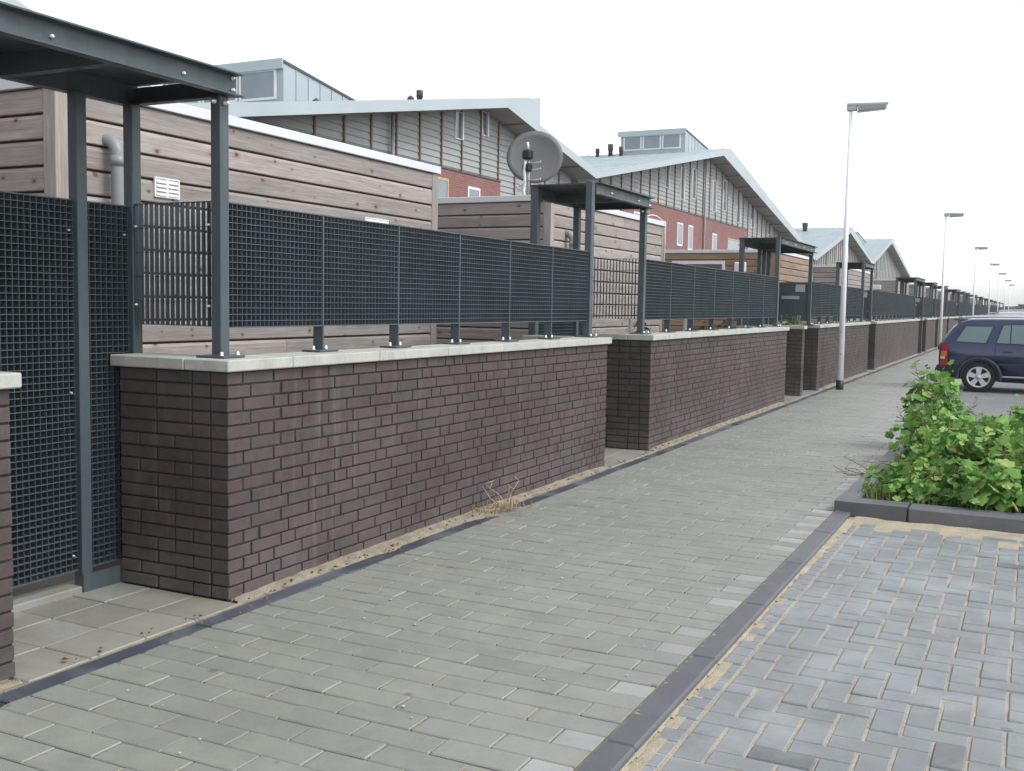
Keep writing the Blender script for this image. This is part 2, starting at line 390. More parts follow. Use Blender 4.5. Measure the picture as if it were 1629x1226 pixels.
# --- pavement: bed, blocks one by one near the camera, joined further on, flat beyond
PX0, PX1, ROW, LEN = -3.09, -1.172, .128, .296
pave = MB().box(PX0, PX1, -3, 40.0, -.25, -.007).obj('pavement', M['joint'], kind='structure')
MB().box(PX0, PX1, 40.0, 190, -.25, -.001).obj('far_paving', M['pavement_far'], pave)
def slab_mesh(name, lx, ly, h, b, mat): return MB().cbox(-lx/2, lx/2, -ly/2, ly/2, -h, 0, b).mesh(name, mat)
_pm = {}
def pm(lx, ly, mat, b=.004, h=.05):
    k = (round(lx, 3), round(ly, 3), mat.name)
    if k not in _pm: _pm[k] = slab_mesh('block_mesh', k[0], k[1], h, b, mat)
    return _pm[k]
rows = []
y = -2.0; i = 0
while y < 40.0:
    half = i % 2
    x = PX1 - .003; k = 0
    while x > PX0 + .02:
        L = LEN/2 if (half and k == 0) else LEN
        L = min(L, x-PX0)
        if L > .03: rows.append((x-L/2, y+ROW/2, L-.005, ROW-.005, half and k == 0))
        x -= L; k += 1
    y += ROW; i += 1
def inview(x, y, z=0, mrg=.02):
    v = Vector((x, y, z-CAMH)); dz = v.dot(_f)
    if dz < .2: return None
    u_, v_ = 1672.6*v.dot(_r2)/dz/1629, 1672.6*v.dot(_u2)/dz/1629
    return (abs(u_) < .5+mrg and abs(v_) < .376+mrg) and dz
seen = sorted([(inview(r[0], r[1]), j) for j, r in enumerate(rows) if inview(r[0], r[1])])
near_ids = set(j for _, j in seen[:300])
stuff = {0: MB(), 1: MB()}
for j, (cx, cy, lx, ly, hf) in enumerate(rows):
    dz = rnd.uniform(-.0022, .0018); mt = M['paver_light'] if (hf and rnd.random() < .8 and 2.2 < cy < 14) else M['paver']
    if j in near_ids:
        inst('paving_block', pm(lx, ly, mt), (cx+rnd.uniform(-.001, .001), cy+rnd.uniform(-.001, .001), dz), pave, (rnd.gauss(0, .004), rnd.gauss(0, .006), rnd.gauss(0, .003)))
    else:
        stuff[1 if mt is M['paver_light'] else 0].cbox(cx-lx/2, cx+lx/2, cy-ly/2, cy+ly/2, -.03+dz, dz, .004)
js = MB()
for (cx, cy, lx, ly, hf) in rows:
    if 1.6 < cy < 15 and rnd.random() < .85: js.box(cx-lx/2-.0052, cx-lx/2+.0016, cy-ly/2+.004+rnd.random()*.02, cy+ly/2-.003, -.006, -.0016)
js.obj('joint_sand', M['sand_wall'], pave, kind='stuff')
stuff[0].obj('paving_blocks', M['paver'], pave, kind='stuff'); stuff[1].obj('pale_half_blocks', M['paver_light'], pave, kind='stuff')

# --- gutter strip along the wall foot
gut = MB().box(-3.2, PX0-.002, -3, 190, -.25, -.022).obj('gutter_strip', M['joint'], kind='structure')
MB().box(WX-.02, -3.2005, -3, 190, -.25, -.007).obj('sand_bed', M['sand_wall'], gut)
y = -2.6; jj = 0
far = MB()
while y < 120:
    L = 1.0; dz = rnd.uniform(-.003, .002)
    if 1.5 < y < 30: inst('gutter_stone', pm(.10, L-.008, M['gutter']), (-3.146, y+L/2, dz-.003), gut, (rnd.gauss(0, .006), rnd.gauss(0, .004), rnd.gauss(0, .002)))
    else: far.box(-3.196, -3.096, y, y+L-.008, -.05, dz-.003)
    y += L
far.obj('gutter_stones', M['gutter'], gut, kind='stuff')
# sand drift between strip and wall, uneven, only at the wall foot
sb = MB()
for (wa, wb_) in ((-2, 2.55), (3.72, 8.47), (9.65, 15.8), (18.45, 24.45), (25.7, 35.8), (38.6, 42.2)):
    n = int((wb_-wa)/.09); b0 = len(sb.v)
    for i in range(n+1):
        yy = wa + (wb_-wa)*i/n
        ease = min(1, (yy-wa)/.5+.15, (wb_-yy)/.4+.15)
        wv = .058 + ease*(.012 + .035*max(0, math.sin(yy*1.3+.6))*rnd.uniform(.3, 1)) + (.13*math.exp(-((yy-6.2)/.24)**2)) + .05*math.exp(-((yy-4.9)/.12)**2)
        for k in range(6):
            f = k/5; x = WX - .01 + f*(wv+rnd.uniform(-.012, .012))
            z = .022*ease*(1-f)**1.1 + rnd.uniform(-.003, .004) + (-.007 if k == 5 else .002)
            sb.v.append((x, yy+rnd.uniform(-.02, .02), z))
    for i in range(n):
        for k in range(5): sb.f.append([b0+i*6+k, b0+i*6+k+1, b0+i*6+6+k+1, b0+i*6+6+k]); sb.sm.append(True)
sb.obj('sand_drift', M['sand_wall'], kind='stuff', label='pale sand drift along the foot of the brick walls')

# --- kerb between pavement and parking bays
kerb = MB().box(-1.168, -1.066, -3, 190, -.25, -.02).obj('kerb', M['kerb'], kind='structure')
ks = [-2.9, -1.95, -.98, 0, .98, 1.98, 3.08, 4.02, 4.87, 5.78, 6.68, 7.50]
for a, b in zip(ks[:-1], ks[1:]):
    mb = MB().cbox(-1.170, -1.062, a+.003, b-.003, -.14, .008, .008); mb.obj('kerb_stone', M['kerb'], kerb)
y = 7.5; kb = MB()
while y < 150: kb.cbox(-1.170, -1.062, y+.004, y+.99, -.14, .008, .008); y += 1
kb.obj('kerb_stones', M['kerb'], kerb, kind='stuff')

# --- parking bay: herringbone blocks
RZ = -.022
road = MB().box(-1.064, 14, -6, 190, -.29, RZ-.005).obj('parking_bay', M['sand'], kind='structure')
MB().box(-1.06, 14, 14.2, 190, RZ-.004, RZ-.001).obj('far_block_paving', M['road_far'], road)
herr = []
Wb = .1055; HX = -.965
for ix in range(0, 40):
    for iy in range(-10, 82):
        c = (ix-iy) % 4; X0 = HX + ix*Wb; Y0 = iy*Wb - .35
        if c == 0: herr.append((X0+Wb, Y0+Wb/2, 2*Wb, Wb))
        elif c == 3: herr.append((X0+Wb/2, Y0+Wb, Wb, 2*Wb))
        elif c == 1 and ix == 0: herr.append((X0+Wb/2, Y0+Wb/2, Wb, Wb))
yy = -1.4
while yy < 7.3: herr.append((HX-.047, yy+Wb/2, .086, Wb)); yy += Wb
herr = [h for h in herr if h[1] + h[3]/2 < 7.32]
seen = sorted([(inview(h[0], h[1], RZ), j) for j, h in enumerate(herr) if inview(h[0], h[1], RZ)])
near_ids = set(j for _, j in seen[:300]); hs_ = MB()
for j, (cx, cy, lx, ly) in enumerate(herr):
    dz = RZ + rnd.uniform(-.003, .003) - (.004 if cy > 7.0 else 0)
    if j in near_ids:
        inst('road_block', pm(lx-.0065, ly-.0065, M['paver_blue'], .005), (cx, cy, dz), road, (rnd.gauss(0, .008), rnd.gauss(0, .008), rnd.gauss(0, .006)))
    else: hs_.cbox(cx-lx/2+.003, cx+lx/2-.003, cy-ly/2+.003, cy+ly/2-.003, dz-.05, dz, .005)
hs_.obj('road_blocks', M['paver_blue'], road, kind='stuff')
# sand swept against kerb
def drift(name, pts, zb, seed, parent=None, label=None):
    rr = random.Random(seed); mb = MB()
    for (x, y, hw, hh, ax) in pts:
        for k in range(5):
            f = k/4*2-1; e = (1-abs(f)**1.6)
            px, py = (x+f*hw, y) if ax == 'x' else (x, y+f*hw)
            mb.v.append((px+rr.uniform(-.012, .012), py+rr.uniform(-.012, .012), zb + e*hh*rr.uniform(.7, 1.2) - .006))
    for i in range(len(pts)-1):
        for k in range(4): mb.f.append([i*5+k, i*5+k+1, i*5+5+k+1, i*5+5+k]); mb.sm.append(True)
    return mb.obj(name, M['sand'], parent, kind='stuff', label=label)
ksd = MB(); yy = 1.0
while yy < 7.3:                      # ragged sand filling between kerb and the first row of blocks
    L = rnd.uniform(.03, .09); wd = rnd.uniform(.006, .022) + .03*max(0, yy-5.2)*rnd.uniform(.6, 1); x0 = -1.064
    ksd.add([(x0, yy, RZ+.007), (x0+wd, yy-rnd.uniform(0,.01), RZ+.0035), (x0+wd*rnd.uniform(.7,1.2), yy+L*.5, RZ+.0038), (x0+wd, yy+L+.004, RZ+.0035), (x0, yy+L+.004, RZ+.007)], [(0,1,2,3,4)])
    yy += L
ksd.obj('kerb_sand', M['sand'], kind='stuff', label='ragged sand along the low side of the kerb')
MB().box(-1.063, -1.012, -3, 7.4, RZ-.004, RZ-.0005).obj('sand_bed', M['sand'], road)
drift('planter_sand', [(-1.02+i*.07, 7.375-.04*math.sin(i*.33)**2, .10, .022, 'y') for i in range(60)], RZ, 6, None, 'sand swept against the foot of the raised planting bed kerb')
# joint sand spilling over the kerb edge
sp = MB()
yy = 1.0
while yy < 7.4:                      # sand filling the joint beside the kerb, with small tongues on to it
    L = rnd.uniform(.05, .16); wd = rnd.uniform(-.002, .004)
    sp.add([(-1.180, yy, -.006), (-1.176, yy, .0005), (-1.158+wd, yy, .0086), (-1.158+wd, yy, -.006),
            (-1.180, yy+L, -.006), (-1.176, yy+L, .0005), (-1.158+wd, yy+L, .0086), (-1.158+wd, yy+L, -.006)], [(0,1,2,3),(7,6,5,4),(1,5,6,2),(0,4,5,1),(2,6,7,3)])
    if rnd.random() < .75:
        s_ = rnd.uniform(.008, .026); c_ = yy+L*rnd.random(); h_ = rnd.uniform(.008, .018)
        sp.add([(-1.159, c_-h_, .0084), (-1.159+s_*.5, c_-h_*.6, .0086), (-1.159+s_, c_+rnd.uniform(-.01,.01), .0084), (-1.159+s_*.5, c_+h_*.5, .0086), (-1.159, c_+h_, .0084), (-1.157, c_, .0110)],
               [(0,1,5),(1,2,5),(2,3,5),(3,4,5)])
    yy += L
sp.obj('joint_sand_spill', M['sand_wall'], kind='stuff', label='specks of joint sand spilt over the dark kerb')

# --- raised planting bed
bed = MB().box(-1.03, 6, 7.60, 13.9, -.2, .02).obj('planting_bed', M['soil'], kind='structure')
pk = empty('bed_kerb', (0,0,0), kind='structure')
KT = .076
xs = [-1.17, -.70, .28, 1.26, 2.24, 3.22, 4.2, 5.2, 6.2]
for i, (a, b) in enumerate(zip(xs[:-1], xs[1:])):
    if i == 0:
        prof = [(-1.175, -.02), (-1.175, KT), (b-.003, KT), (b-.003, -.16), (-.98, -.16), (-1.13, -.035)]
        mb = MB(); nn = len(prof); mb.v = [(x, 7.45, z) for x, z in prof] + [(x, 7.65, z) for x, z in prof]
        mb.f = [list(range(nn)), list(range(2*nn-1, nn-1, -1))] + [[k, (k+1) % nn, nn+(k+1) % nn, nn+k] for k in range(nn)]; mb.sm = [False]*len(mb.f)
        mb.obj('kerb_stone', M['kerb2'], pk)
    else: MB().cbox(a+.003, b-.003, 7.45, 7.65, -.16, KT, .012).obj('kerb_stone', M['kerb2'], pk)
y = 7.655
while y < 13.8: MB().cbox(-1.175, -1.04, y, min(y+.985, 13.9), -.16, KT-.002, .012).obj('kerb_stone', M['kerb2'], pk); y += .99
MB().cbox(-1.175, 6.2, 13.91, 14.08, -.16, KT-.004, .012).obj('kerb_stone', M['kerb2'], pk)

# ================================================================== GARDEN WALLS, GATES, PERGOLAS, FENCES
GAPS = [(2.57, 3.71, 0), (8.48, 9.64, 0), (15.83, 18.40, 1), (24.50, 25.65, 0), (35.85, 38.55, 1), (42.3, 43.45, 0), (48.0, 49.1, 0),
        (55.4, 57.9, 1), (61.3, 62.45, 0), (65.6, 66.75, 0), (73.2, 75.7, 1), (83.4, 84.6, 0), (92.6, 93.8, 0), (102.4, 104.9, 1), (114, 115.2, 0), (126, 128.5, 1), (140, 141.2, 0)]
ORD = ['first','second','third','fourth','fifth','sixth','seventh','eighth','ninth','tenth','eleventh','twelfth','thirteenth','fourteenth','fifteenth','sixteenth','seventeenth','eighteenth']
COURSE, BH = .0625, .0530
_bm = {}
def bmsh(L, T, along):
    k = (round(L, 3), round(T, 3), along)
    if k not in _bm:
        a, b = (T, L) if along == 'y' else (L, T)
        _bm[k] = MB().cbox(-a/2, a/2, -b/2, b/2, 0, BH, .0025).mesh('brick_mesh', M['brick'])
    return _bm[k]
_prev = []
def course(L, rr, k):
    """a row of brick lengths filling L in wild bond: joints avoid those of the row below"""
    global _prev
    best = None
    for tr in range(9):
        out = []; p = rr.choice((0, .11, .11, .165)) if L > 1 else (.11 if k % 2 else 0)
        if p: out.append(round(p-.011, 3))
        while L - p > .34:
            b = .10 if rr.random() < .24 else .21
            if any(abs(p+b-q) < .035 for q in _prev) and rr.random() < .85: b = .31-b
            out.append(b); p += b + .011
        rest = L - p
        if rest > .235: out += [.10, rest-.111]
        else: out.append(rest)
        js_ = []; q = 0
        for b in out[:-1]: q += b+.011; js_.append(q)
        bad = sum(1 for a in js_ for c in _prev if abs(a-c) < .03)
        if best is None or bad < best[0]: best = (bad, out, js_)
    _prev = best[2]
    return best[1]
def brick_faces(y0, y1, depth, rr, ncourse=17):
    """bricks of a U wall: street face, and the two end faces; list of (cx,cy,z,len,thick,along)"""
    global _prev
    res = []; _rows = {'f': []}
    for c in range(ncourse):
        z = c*COURSE + .006; p = y0
        _prev = _rows['f']
        for b in course(y1-y0, rr, c): res.append((WX-.05, p+b/2, z, b, .10, 'y')); p += b+.011
        _rows['f'] = _prev; _prev = []
        for ye, sg in ((y0, 1), (y1, -1)):
            p = WX - .111
            for b in course(depth-.111, rr, c+1): res.append((p-b/2, ye+sg*.05, z, b, .10, 'x')); p -= b+.011
    return res
CZ0, CZ1 = 1.066, 1.121
RET = .675
def wall(i, y0, y1, mode, label):
    rr = random.Random(100+i)
    T = empty('brick_garden_wall', (WX, (y0+y1)/2, 0), label=label, cat='wall', group='brick garden walls along the pavement')
    off = Vector((-WX, -(y0+y1)/2, 0))
    def put(ob): ob.location = Vector(ob.location) + off; return ob
    core = MB()
    e = .007
    core.box(WX-.20, WX-e, y0+e, y1-e, -.2, CZ0-.001)
    core.box(WX-RET+e, WX-.201, y0+e, y0+.20, -.2, CZ0-.001); core.box(WX-RET+e, WX-.201, y1-.20, y1-e, -.2, CZ0-.001)
    put(core.obj('mortar_core', M['mortar'] if mode < 2 else M['brick_far'], T))
    if mode < 2:
        bs = brick_faces(y0, y1, RET, rr)
        vis = []
        for j, b in enumerate(bs):
            if b[5] == 'x' and abs(b[1]-y1) < .2: continue          # far end face is never in view
            dz = inview(b[0]+.05, b[1], b[2], .03)
            if dz: vis.append((dz, j))
        ids = set(j for _, j in sorted(vis)[:300]) if mode == 0 else set()
        mb = MB()
        for j, (cx, cy, z, L, Tk, al) in enumerate(bs):
            jx, jt = rr.gauss(0, .0012), rr.gauss(0, .004)
            if j in ids:
                ob = inst('brick', bmsh(round(L, 2), Tk, al), (cx, cy, z), T, (0, 0, jt))
                put(ob); ob.location.x += jx if al == 'y' else 0; ob.location.y += jx if al == 'x' else 0
            else:
                a, b = (Tk, L) if al == 'y' else (L, Tk)
                mb.cbox(cx+jx-a/2, cx+jx+a/2, cy-b/2, cy+b/2, z, z+BH, .0025)
        if mb.v: put(mb.obj('bricks', M['brick'], T, kind='stuff'))
    # coping slabs
    y = y0-.032; k = 0; first = .47 if i == 1 else .5
    cuts = [y0-.032]; y = y0-.032+first
    while y < y1-.2: cuts.append(y); y += .765
    cuts.append(y1+.032)
    for a, b in zip(cuts[:-1], cuts[1:]):
        s = MB().cbox(WX-.235, WX+.03, a+.002, b-.002, CZ0, CZ1+rr.uniform(-.0015, .0015), .005).obj('coping_slab', M['coping'], T); put(s)
    for a, b in ((y0-.032, y0+.23), (y1-.23, y1+.032)):
        s = MB().cbox(WX-RET-.03, WX-.238, a, b, CZ0, CZ1, .005).obj('coping_slab', M['coping'], T); put(s)
    return T
bounds = [(-4.2, GAPS[0][0])] + [(GAPS[k][1], GAPS[k+1][0]) for k in range(len(GAPS)-1)] + [(GAPS[-1][1], 152)]
WL = ['stub of dark brick garden wall cut off by the left edge of the picture',
      'nearest full dark brick garden wall, with the dry weed and sand at its foot',
      'second dark brick garden wall, between the dish pergola and the double gateway',
      'dark brick garden wall directly behind the nearest street lamp',
      'long dark brick garden wall between the nearest lamp and the second lamp',
      'dark brick garden wall behind the second street lamp']
for i, (a, b) in enumerate(bounds):
    mode = 0 if i < 3 else (1 if i < 5 else 2)
    lab = WL[i] if i < len(WL) else ORD[i] + ' dark brick garden wall from the left edge, far down the street behind the parked cars'
    wall(i, a, b, mode, lab)

# --- grating panels
def grating(L, H, D=.038, pitch=.033, hp=.031, along='y', rods=False):
    """welded bar grating: deep bars both ways"""
    mb = MB(); n = max(2, round(L/pitch)); nv = max(2, round(H/hp)); tt = .0013; th = .0015
    for k in range(n+1):
        p = -L/2 + L*k/n
        if along == 'y': mb.box(-D, -.0015, p-tt, p+tt, 0, H)
        else: mb.box(p-.0017, p+.0017, -D/2, D/2, 0, H)
    for k in range(nv+1):
        z = H*k/nv
        if rods and k not in (0, nv): dd = D*.5
        else: dd = D
        if along == 'y': mb.box(-dd+.001, .0015, -L/2, L/2, z-th, z+th)
        else: mb.box(-L/2, L/2, -dd/2, dd/2, z-th, z+th)
    if along == 'y': mb.box(-D-.001, .002, -L/2-.003, L/2+.003, H-.003, H+.003); mb.box(-D-.001, .002, -L/2-.003, L/2+.003, -.003, .003)
    return mb
FX, FZ0, FZ1 = -3.425, 1.262, 1.850
_gm = {}
def gmesh(L, H, along='y', **k):
    key = (round(L, 2), round(H, 2), along, tuple(k.items()))
    if key not in _gm: _gm[key] = grating(L, H, along=along, **k).mesh('grating_mesh', M['grating'])
    return _gm[key]
BAR = MB().box(-.058, .004, -.006, .006, 0, FZ1-CZ1-.004).mesh('fence_bar_mesh', M['steel'])
PLATE = MB().cbox(-.075, .045, -.085, .085, 0, .010, .002).mesh('base_plate_mesh', M['steel'])
BOLT = MB().disc_lathe([(0,.013),(.010,.013),(.012,.010),(.026,.010),(.029,.006)], (0,0,0), 'z', 8).mesh('anchor_bolt_mesh', M['bolt'])
FL = ['green grey mesh fence cut off at the left edge above the wall stub', 'nearest green grey mesh fence, standing on the coping beside the first shed',
      'second mesh fence, between the dish pergola and the double gateway', 'mesh fence behind the nearest street lamp',
      'mesh fence on the long wall between the nearest and the second lamp', 'mesh fence directly behind the second street lamp']
for i, (wa, wb) in enumerate(bounds):
    a = wa+.165 if i else -4.0; b = wb-.115
    lab = FL[i] if i < len(FL) else ORD[i] + ' mesh fence from the left edge, far down the street above the parked cars'
    T = empty('mesh_fence', (FX, (a+b)/2, CZ1), label=lab, cat='fence', group='mesh fences on the garden walls')
    n = max(1, round((b-a)/.80)); L = (b-a)/n; cy = (a+b)/2
    coarse = i > 5
    for k in range(n):
        pl = inst('grating_panel', gmesh(L-.016, FZ1-FZ0, pitch=.033 if not coarse else .066, hp=.031 if not coarse else .062), (0, a+(k+.5)*L-cy, FZ0-CZ1), T); pl['kind'] = 'stuff'
    for k in range(1, n):
        yy = a+k*L-cy
        br = inst('fence_post', BAR, (0, yy, .002), T)
        if wa < 40:
            pt = inst('base_plate', PLATE, (0, 0, 0), br)
            for s in (-1, 1): inst('anchor_bolt', BOLT, (-.02, s*.055, .0085), br, None, (.8, .8, .8))

# --- pergolas over the gateways
GX = -4.0
def post_mesh(h, sx=.06, sy=.06): return MB().cbox(-sx/2, sx/2, -sy/2, sy/2, 0, h, .004).mesh('post_mesh', M['steel'])
PZ0, PZ1 = 2.335, 2.440
PM_tall = post_mesh(PZ1-CZ1+.004, .06, .07); PM_tallb = post_mesh(PZ1+.004, .07, .07); PM_front = post_mesh(PZ0-CZ1-.001); PM_back = post_mesh(PZ0-.001)
PPL = MB().cbox(-.085, .085, -.075, .075, 0, .010, .002).mesh('post_plate_mesh', M['steel'])
def channel(mb, x, y0, y1, sg, z0=PZ0, z1=PZ1, fl=.055, t=.007):    # U channel along y, flanges to sg
    x2 = x + sg*fl
    a, b = min(x, x+sg*t), max(x, x+sg*t); mb.box(a, b, y0, y1, z0+.0071, z1-.0071)
    mb.box(min(x, x2), max(x, x2), y0, y1, z1-t, z1); mb.box(min(x, x2), max(x, x2), y0, y1, z0, z0+t)
PL = ['dark steel pergola over the nearest gateway, its roof cut by the left picture edge', 'steel pergola over the second gateway, right below the satellite dish',
      'steel pergola over the double gateway with grey letterbox panel', 'steel pergola just right of the nearest street lamp pole', 'steel pergola left of the second street lamp pole']
def pergola(i, y0, y1, dbl):
    lab = PL[i] if i < len(PL) else ORD[i] + ' steel pergola from the left edge, far down the street'
    T = empty('gate_pergola', (-3.7, (y0+y1)/2, 0), label=lab, cat='pergola', group='steel pergolas over the gateways')
    off = Vector((3.7, -(y0+y1)/2, 0))
    yA, yB, yC, yD = y0-.08, y1+.13, y0+.03, y1+.14
    if dbl: yB = y1-.08; yD = y1-.02
    for nm, x, yy in (('front_post', FX-.01, yA), ('front_post', FX-.01, yB)):
        p = inst(nm, PM_tall if yy == yA else PM_front, Vector((x, yy, CZ1))+off, T)
        q = inst('base_plate', PPL, (0, 0, .001), p)
        for sx, sy in ((.06, .05), (.055, -.055)): inst('anchor_bolt', BOLT, (sx, sy, .009), p, None, (.8, .8, .7))
        if yy == yA: continue
        b_ = inst('head_bolt', BOLT, (.03, -.005, PZ0-CZ1-.035), p, (0, R(90), 0)); b_ = inst('head_bolt', BOLT, (.0, -.03, PZ0-CZ1-.03), p, (R(90), 0, 0))
    for yy in (yC, yD): inst('back_post', PM_tallb if yy == yC else PM_back, Vector((GX, yy, 0))+off, T)
    e0, e1 = yA+.036, max(yB, yD)+.06
    def put(mb, nm, mt=M['steel']): ob = mb.obj(nm, mt, T); ob.location = off; return ob
    mb = MB(); channel(mb, FX+.022, e0, e1, 1); put(mb, 'front_beam')
    mb = MB(); channel(mb, GX-.02, max(e0, yC+.036), e1, -1); put(mb, 'back_beam')
    def cross(yy, sg):
        mb = MB(); x0, x1 = GX-.0195, FX+.0215
        mb.box(x0, x1, yy-.0035, yy+.0035, PZ0+.0075, PZ1-.0155); mb.box(x0, x1, min(yy, yy+sg*.05), max(yy, yy+sg*.05), PZ0, PZ0+.007)
        return put(mb, 'cross_beam')
    cross(e1-.01, -1)
    if dbl: cross((y0+y1)/2, 1)
    else: cross((y0+y1)/2, 1)
    put(MB().box(GX-.0195, FX+.0215, e0+.002, e1-.002, PZ1-.0085, PZ1-.0005), 'roof_plate', M['steel'])
    for k in range(2 + 2*dbl):
        f = (k+.5)/(2+2*dbl)
        b_ = inst('beam_bolt', BOLT, Vector((FX+.029, e0+(e1-e0)*f, PZ0+.045))+off, T, (0, R(90), 0), (.7, .7, .5))
    for zz in (.03, .085): inst('beam_bolt', BOLT, Vector((FX+.029, e1-.03, PZ0+zz))+off, T, (0, R(90), 0), (.8, .8, .6))
    # side panel between front and back post
    L = (FX-.045)-(GX+.035)
    if i != 2:
        g = inst('side_panel', gmesh(L, .585, 'x', rods=True, hp=.107, D=.0235), Vector(((FX+GX)/2-.005, yB, FZ0+.005))+off, T); g['kind'] = 'stuff'
        for zz in (.1, .48):
            for xx in (GX+.05, FX-.06): inst('clamp_bolt', BOLT, Vector((xx, yB-.016, FZ0+zz))+off, T, (R(90), 0, 0), (.5, .5, .5))
    if i >= 2:
        sp_ = put(MB().box(GX+.035, FX-.041, yB-.006, yB+.006, CZ1+.06, FZ1-.01), 'panel_sheet')
        MB().cbox(FX-.25, FX-.09, yB-.018, yB-.0065, FZ1-.175, FZ1-.05, .003).obj('house_sign', M['lamp_grey'], sp_)
        MB().cbox(GX+.09, FX-.18, yB-.022, yB-.0065, FZ1-.30, FZ1-.245, .004).obj('letterbox_slot', M['lamp_grey'], sp_)
    return T
for i, (a, b, dbl) in enumerate(GAPS): pergola(i, a, b, dbl)

# --- gates
GL = ['tall dark mesh gate at the left edge, beside the first brick wall corner', 'mesh gate under the pergola with the satellite dish behind', 'double mesh gate under the third pergola', 'mesh gate just right of the nearest street lamp', 'double mesh gate left of the second street lamp']
def gate(i, y0, y1, dbl):
    lab = GL[i] if i < len(GL) else ORD[i] + ' mesh gate from the left edge, far down the street'
    T = empty('mesh_gate', (GX, (y0+y1)/2, 0), label=lab, cat='gate', group='mesh gates in the gateways')
    cy = (y0+y1)/2
    def leaf(a, b):
        H = 1.735
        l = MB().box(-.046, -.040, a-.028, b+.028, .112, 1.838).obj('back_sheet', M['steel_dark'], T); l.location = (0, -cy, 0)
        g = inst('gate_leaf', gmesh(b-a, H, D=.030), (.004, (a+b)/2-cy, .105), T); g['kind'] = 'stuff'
        for zz in (.18, .95, 1.70):
            inst('hinge_bolt', BOLT, (.005, b-.03-cy, zz), T, (0, R(90), 0), (.45, .45, .45))
    if not dbl:
        leaf(y0+.065, y1-.225); ps = [y1-.195]; leaf(y1-.165, y1+.105)
    else:
        m_ = cy + .2
        leaf(y0+.065, m_-.36); leaf(m_-.29, m_-.03); leaf(m_+.03, m_+.30); leaf(m_+.37, y1-.05)
        ps = [m_-.325, m_, m_+.335]
    for p in ps: inst('gate_post', PM_back, (0.005, p-cy, 0), T)
    mb = MB().box(.032, .040, y1-.225, y1-.004, .0, .085); f = mb.obj('foot_plate', M['steel'], T); f.location = (0, -cy, 0)
    # threshold stone
    mb = MB().cbox(-.10, .028, y0+.01, y1-.01, -.1, .030, .006); f = mb.obj('threshold', M['tile'], T); f.location = (0, -cy, 0)
for i, (a, b, dbl) in enumerate(GAPS): gate(i, a, b, dbl)

# --- entrance paving in each gateway, wing wall in the double ones
for i, (a, b, dbl) in enumerate(GAPS):
    if i > 6: continue
    E_ = MB().box(GX-.9, -3.206, a-.06, b+.06, -.2, -.014).obj('entrance_path', M['joint'], kind='structure')
    n = 4 if not dbl else 8
    for r_ in range(3):
        for k in range(n):
            L = (b-a)/n; x1 = -3.21-r_*.275
            if i < 4:
                inst('tile', pm(.268, L-.006, M['tile_b'] if r_ == 0 or (r_ == 1 and k == 3) else M['tile']), (x1-.135, a+(k+.5)*L, rnd.uniform(-.003, .001)), E_, (rnd.gauss(0,.004), rnd.gauss(0,.004), rnd.gauss(0,.003)))
for i, (a, b, dbl) in enumerate(GAPS):
    if not dbl: continue
    y0 = a+1.19; y1 = y0+.19
    T = empty('wing_wall', (WX, y0, 0), label=('dark brick wing wall dividing the double gateway left of the nearest lamp' if i == 2 else ORD[[2,4,7,10,13,15].index(i)] + ' dark brick wing wall dividing a double gateway, counted from the nearest'), cat='wall', group='wing walls in the double gateways')
    off = Vector((-WX, -y0, 0))
    ob = MB().box(WX-RET+.007, WX-.007, y0+.006, y1-.006, -.2, CZ0-.001).obj('mortar_core', M['mortar'] if i == 2 else M['brick_far'], T); ob.location = off
    if i == 2:
        rr = random.Random(55)
        for c in range(17):
            p = WX
            for L in course(RET, rr, c):
                ob = inst('brick', bmsh(round(L, 2), .09, 'x'), Vector((p-L/2, y0+.045, c*COURSE+.006))+off, T); p -= L+.011
            ob = inst('brick', bmsh(.08, .10, 'y'), Vector((WX-.05, y1-.045, c*COURSE+.006))+off, T)
    ob = MB().cbox(WX-RET-.03, WX+.03, y0-.032, y1+.032, CZ0, CZ1, .005).obj('coping_slab', M['coping'], T); ob.location = off

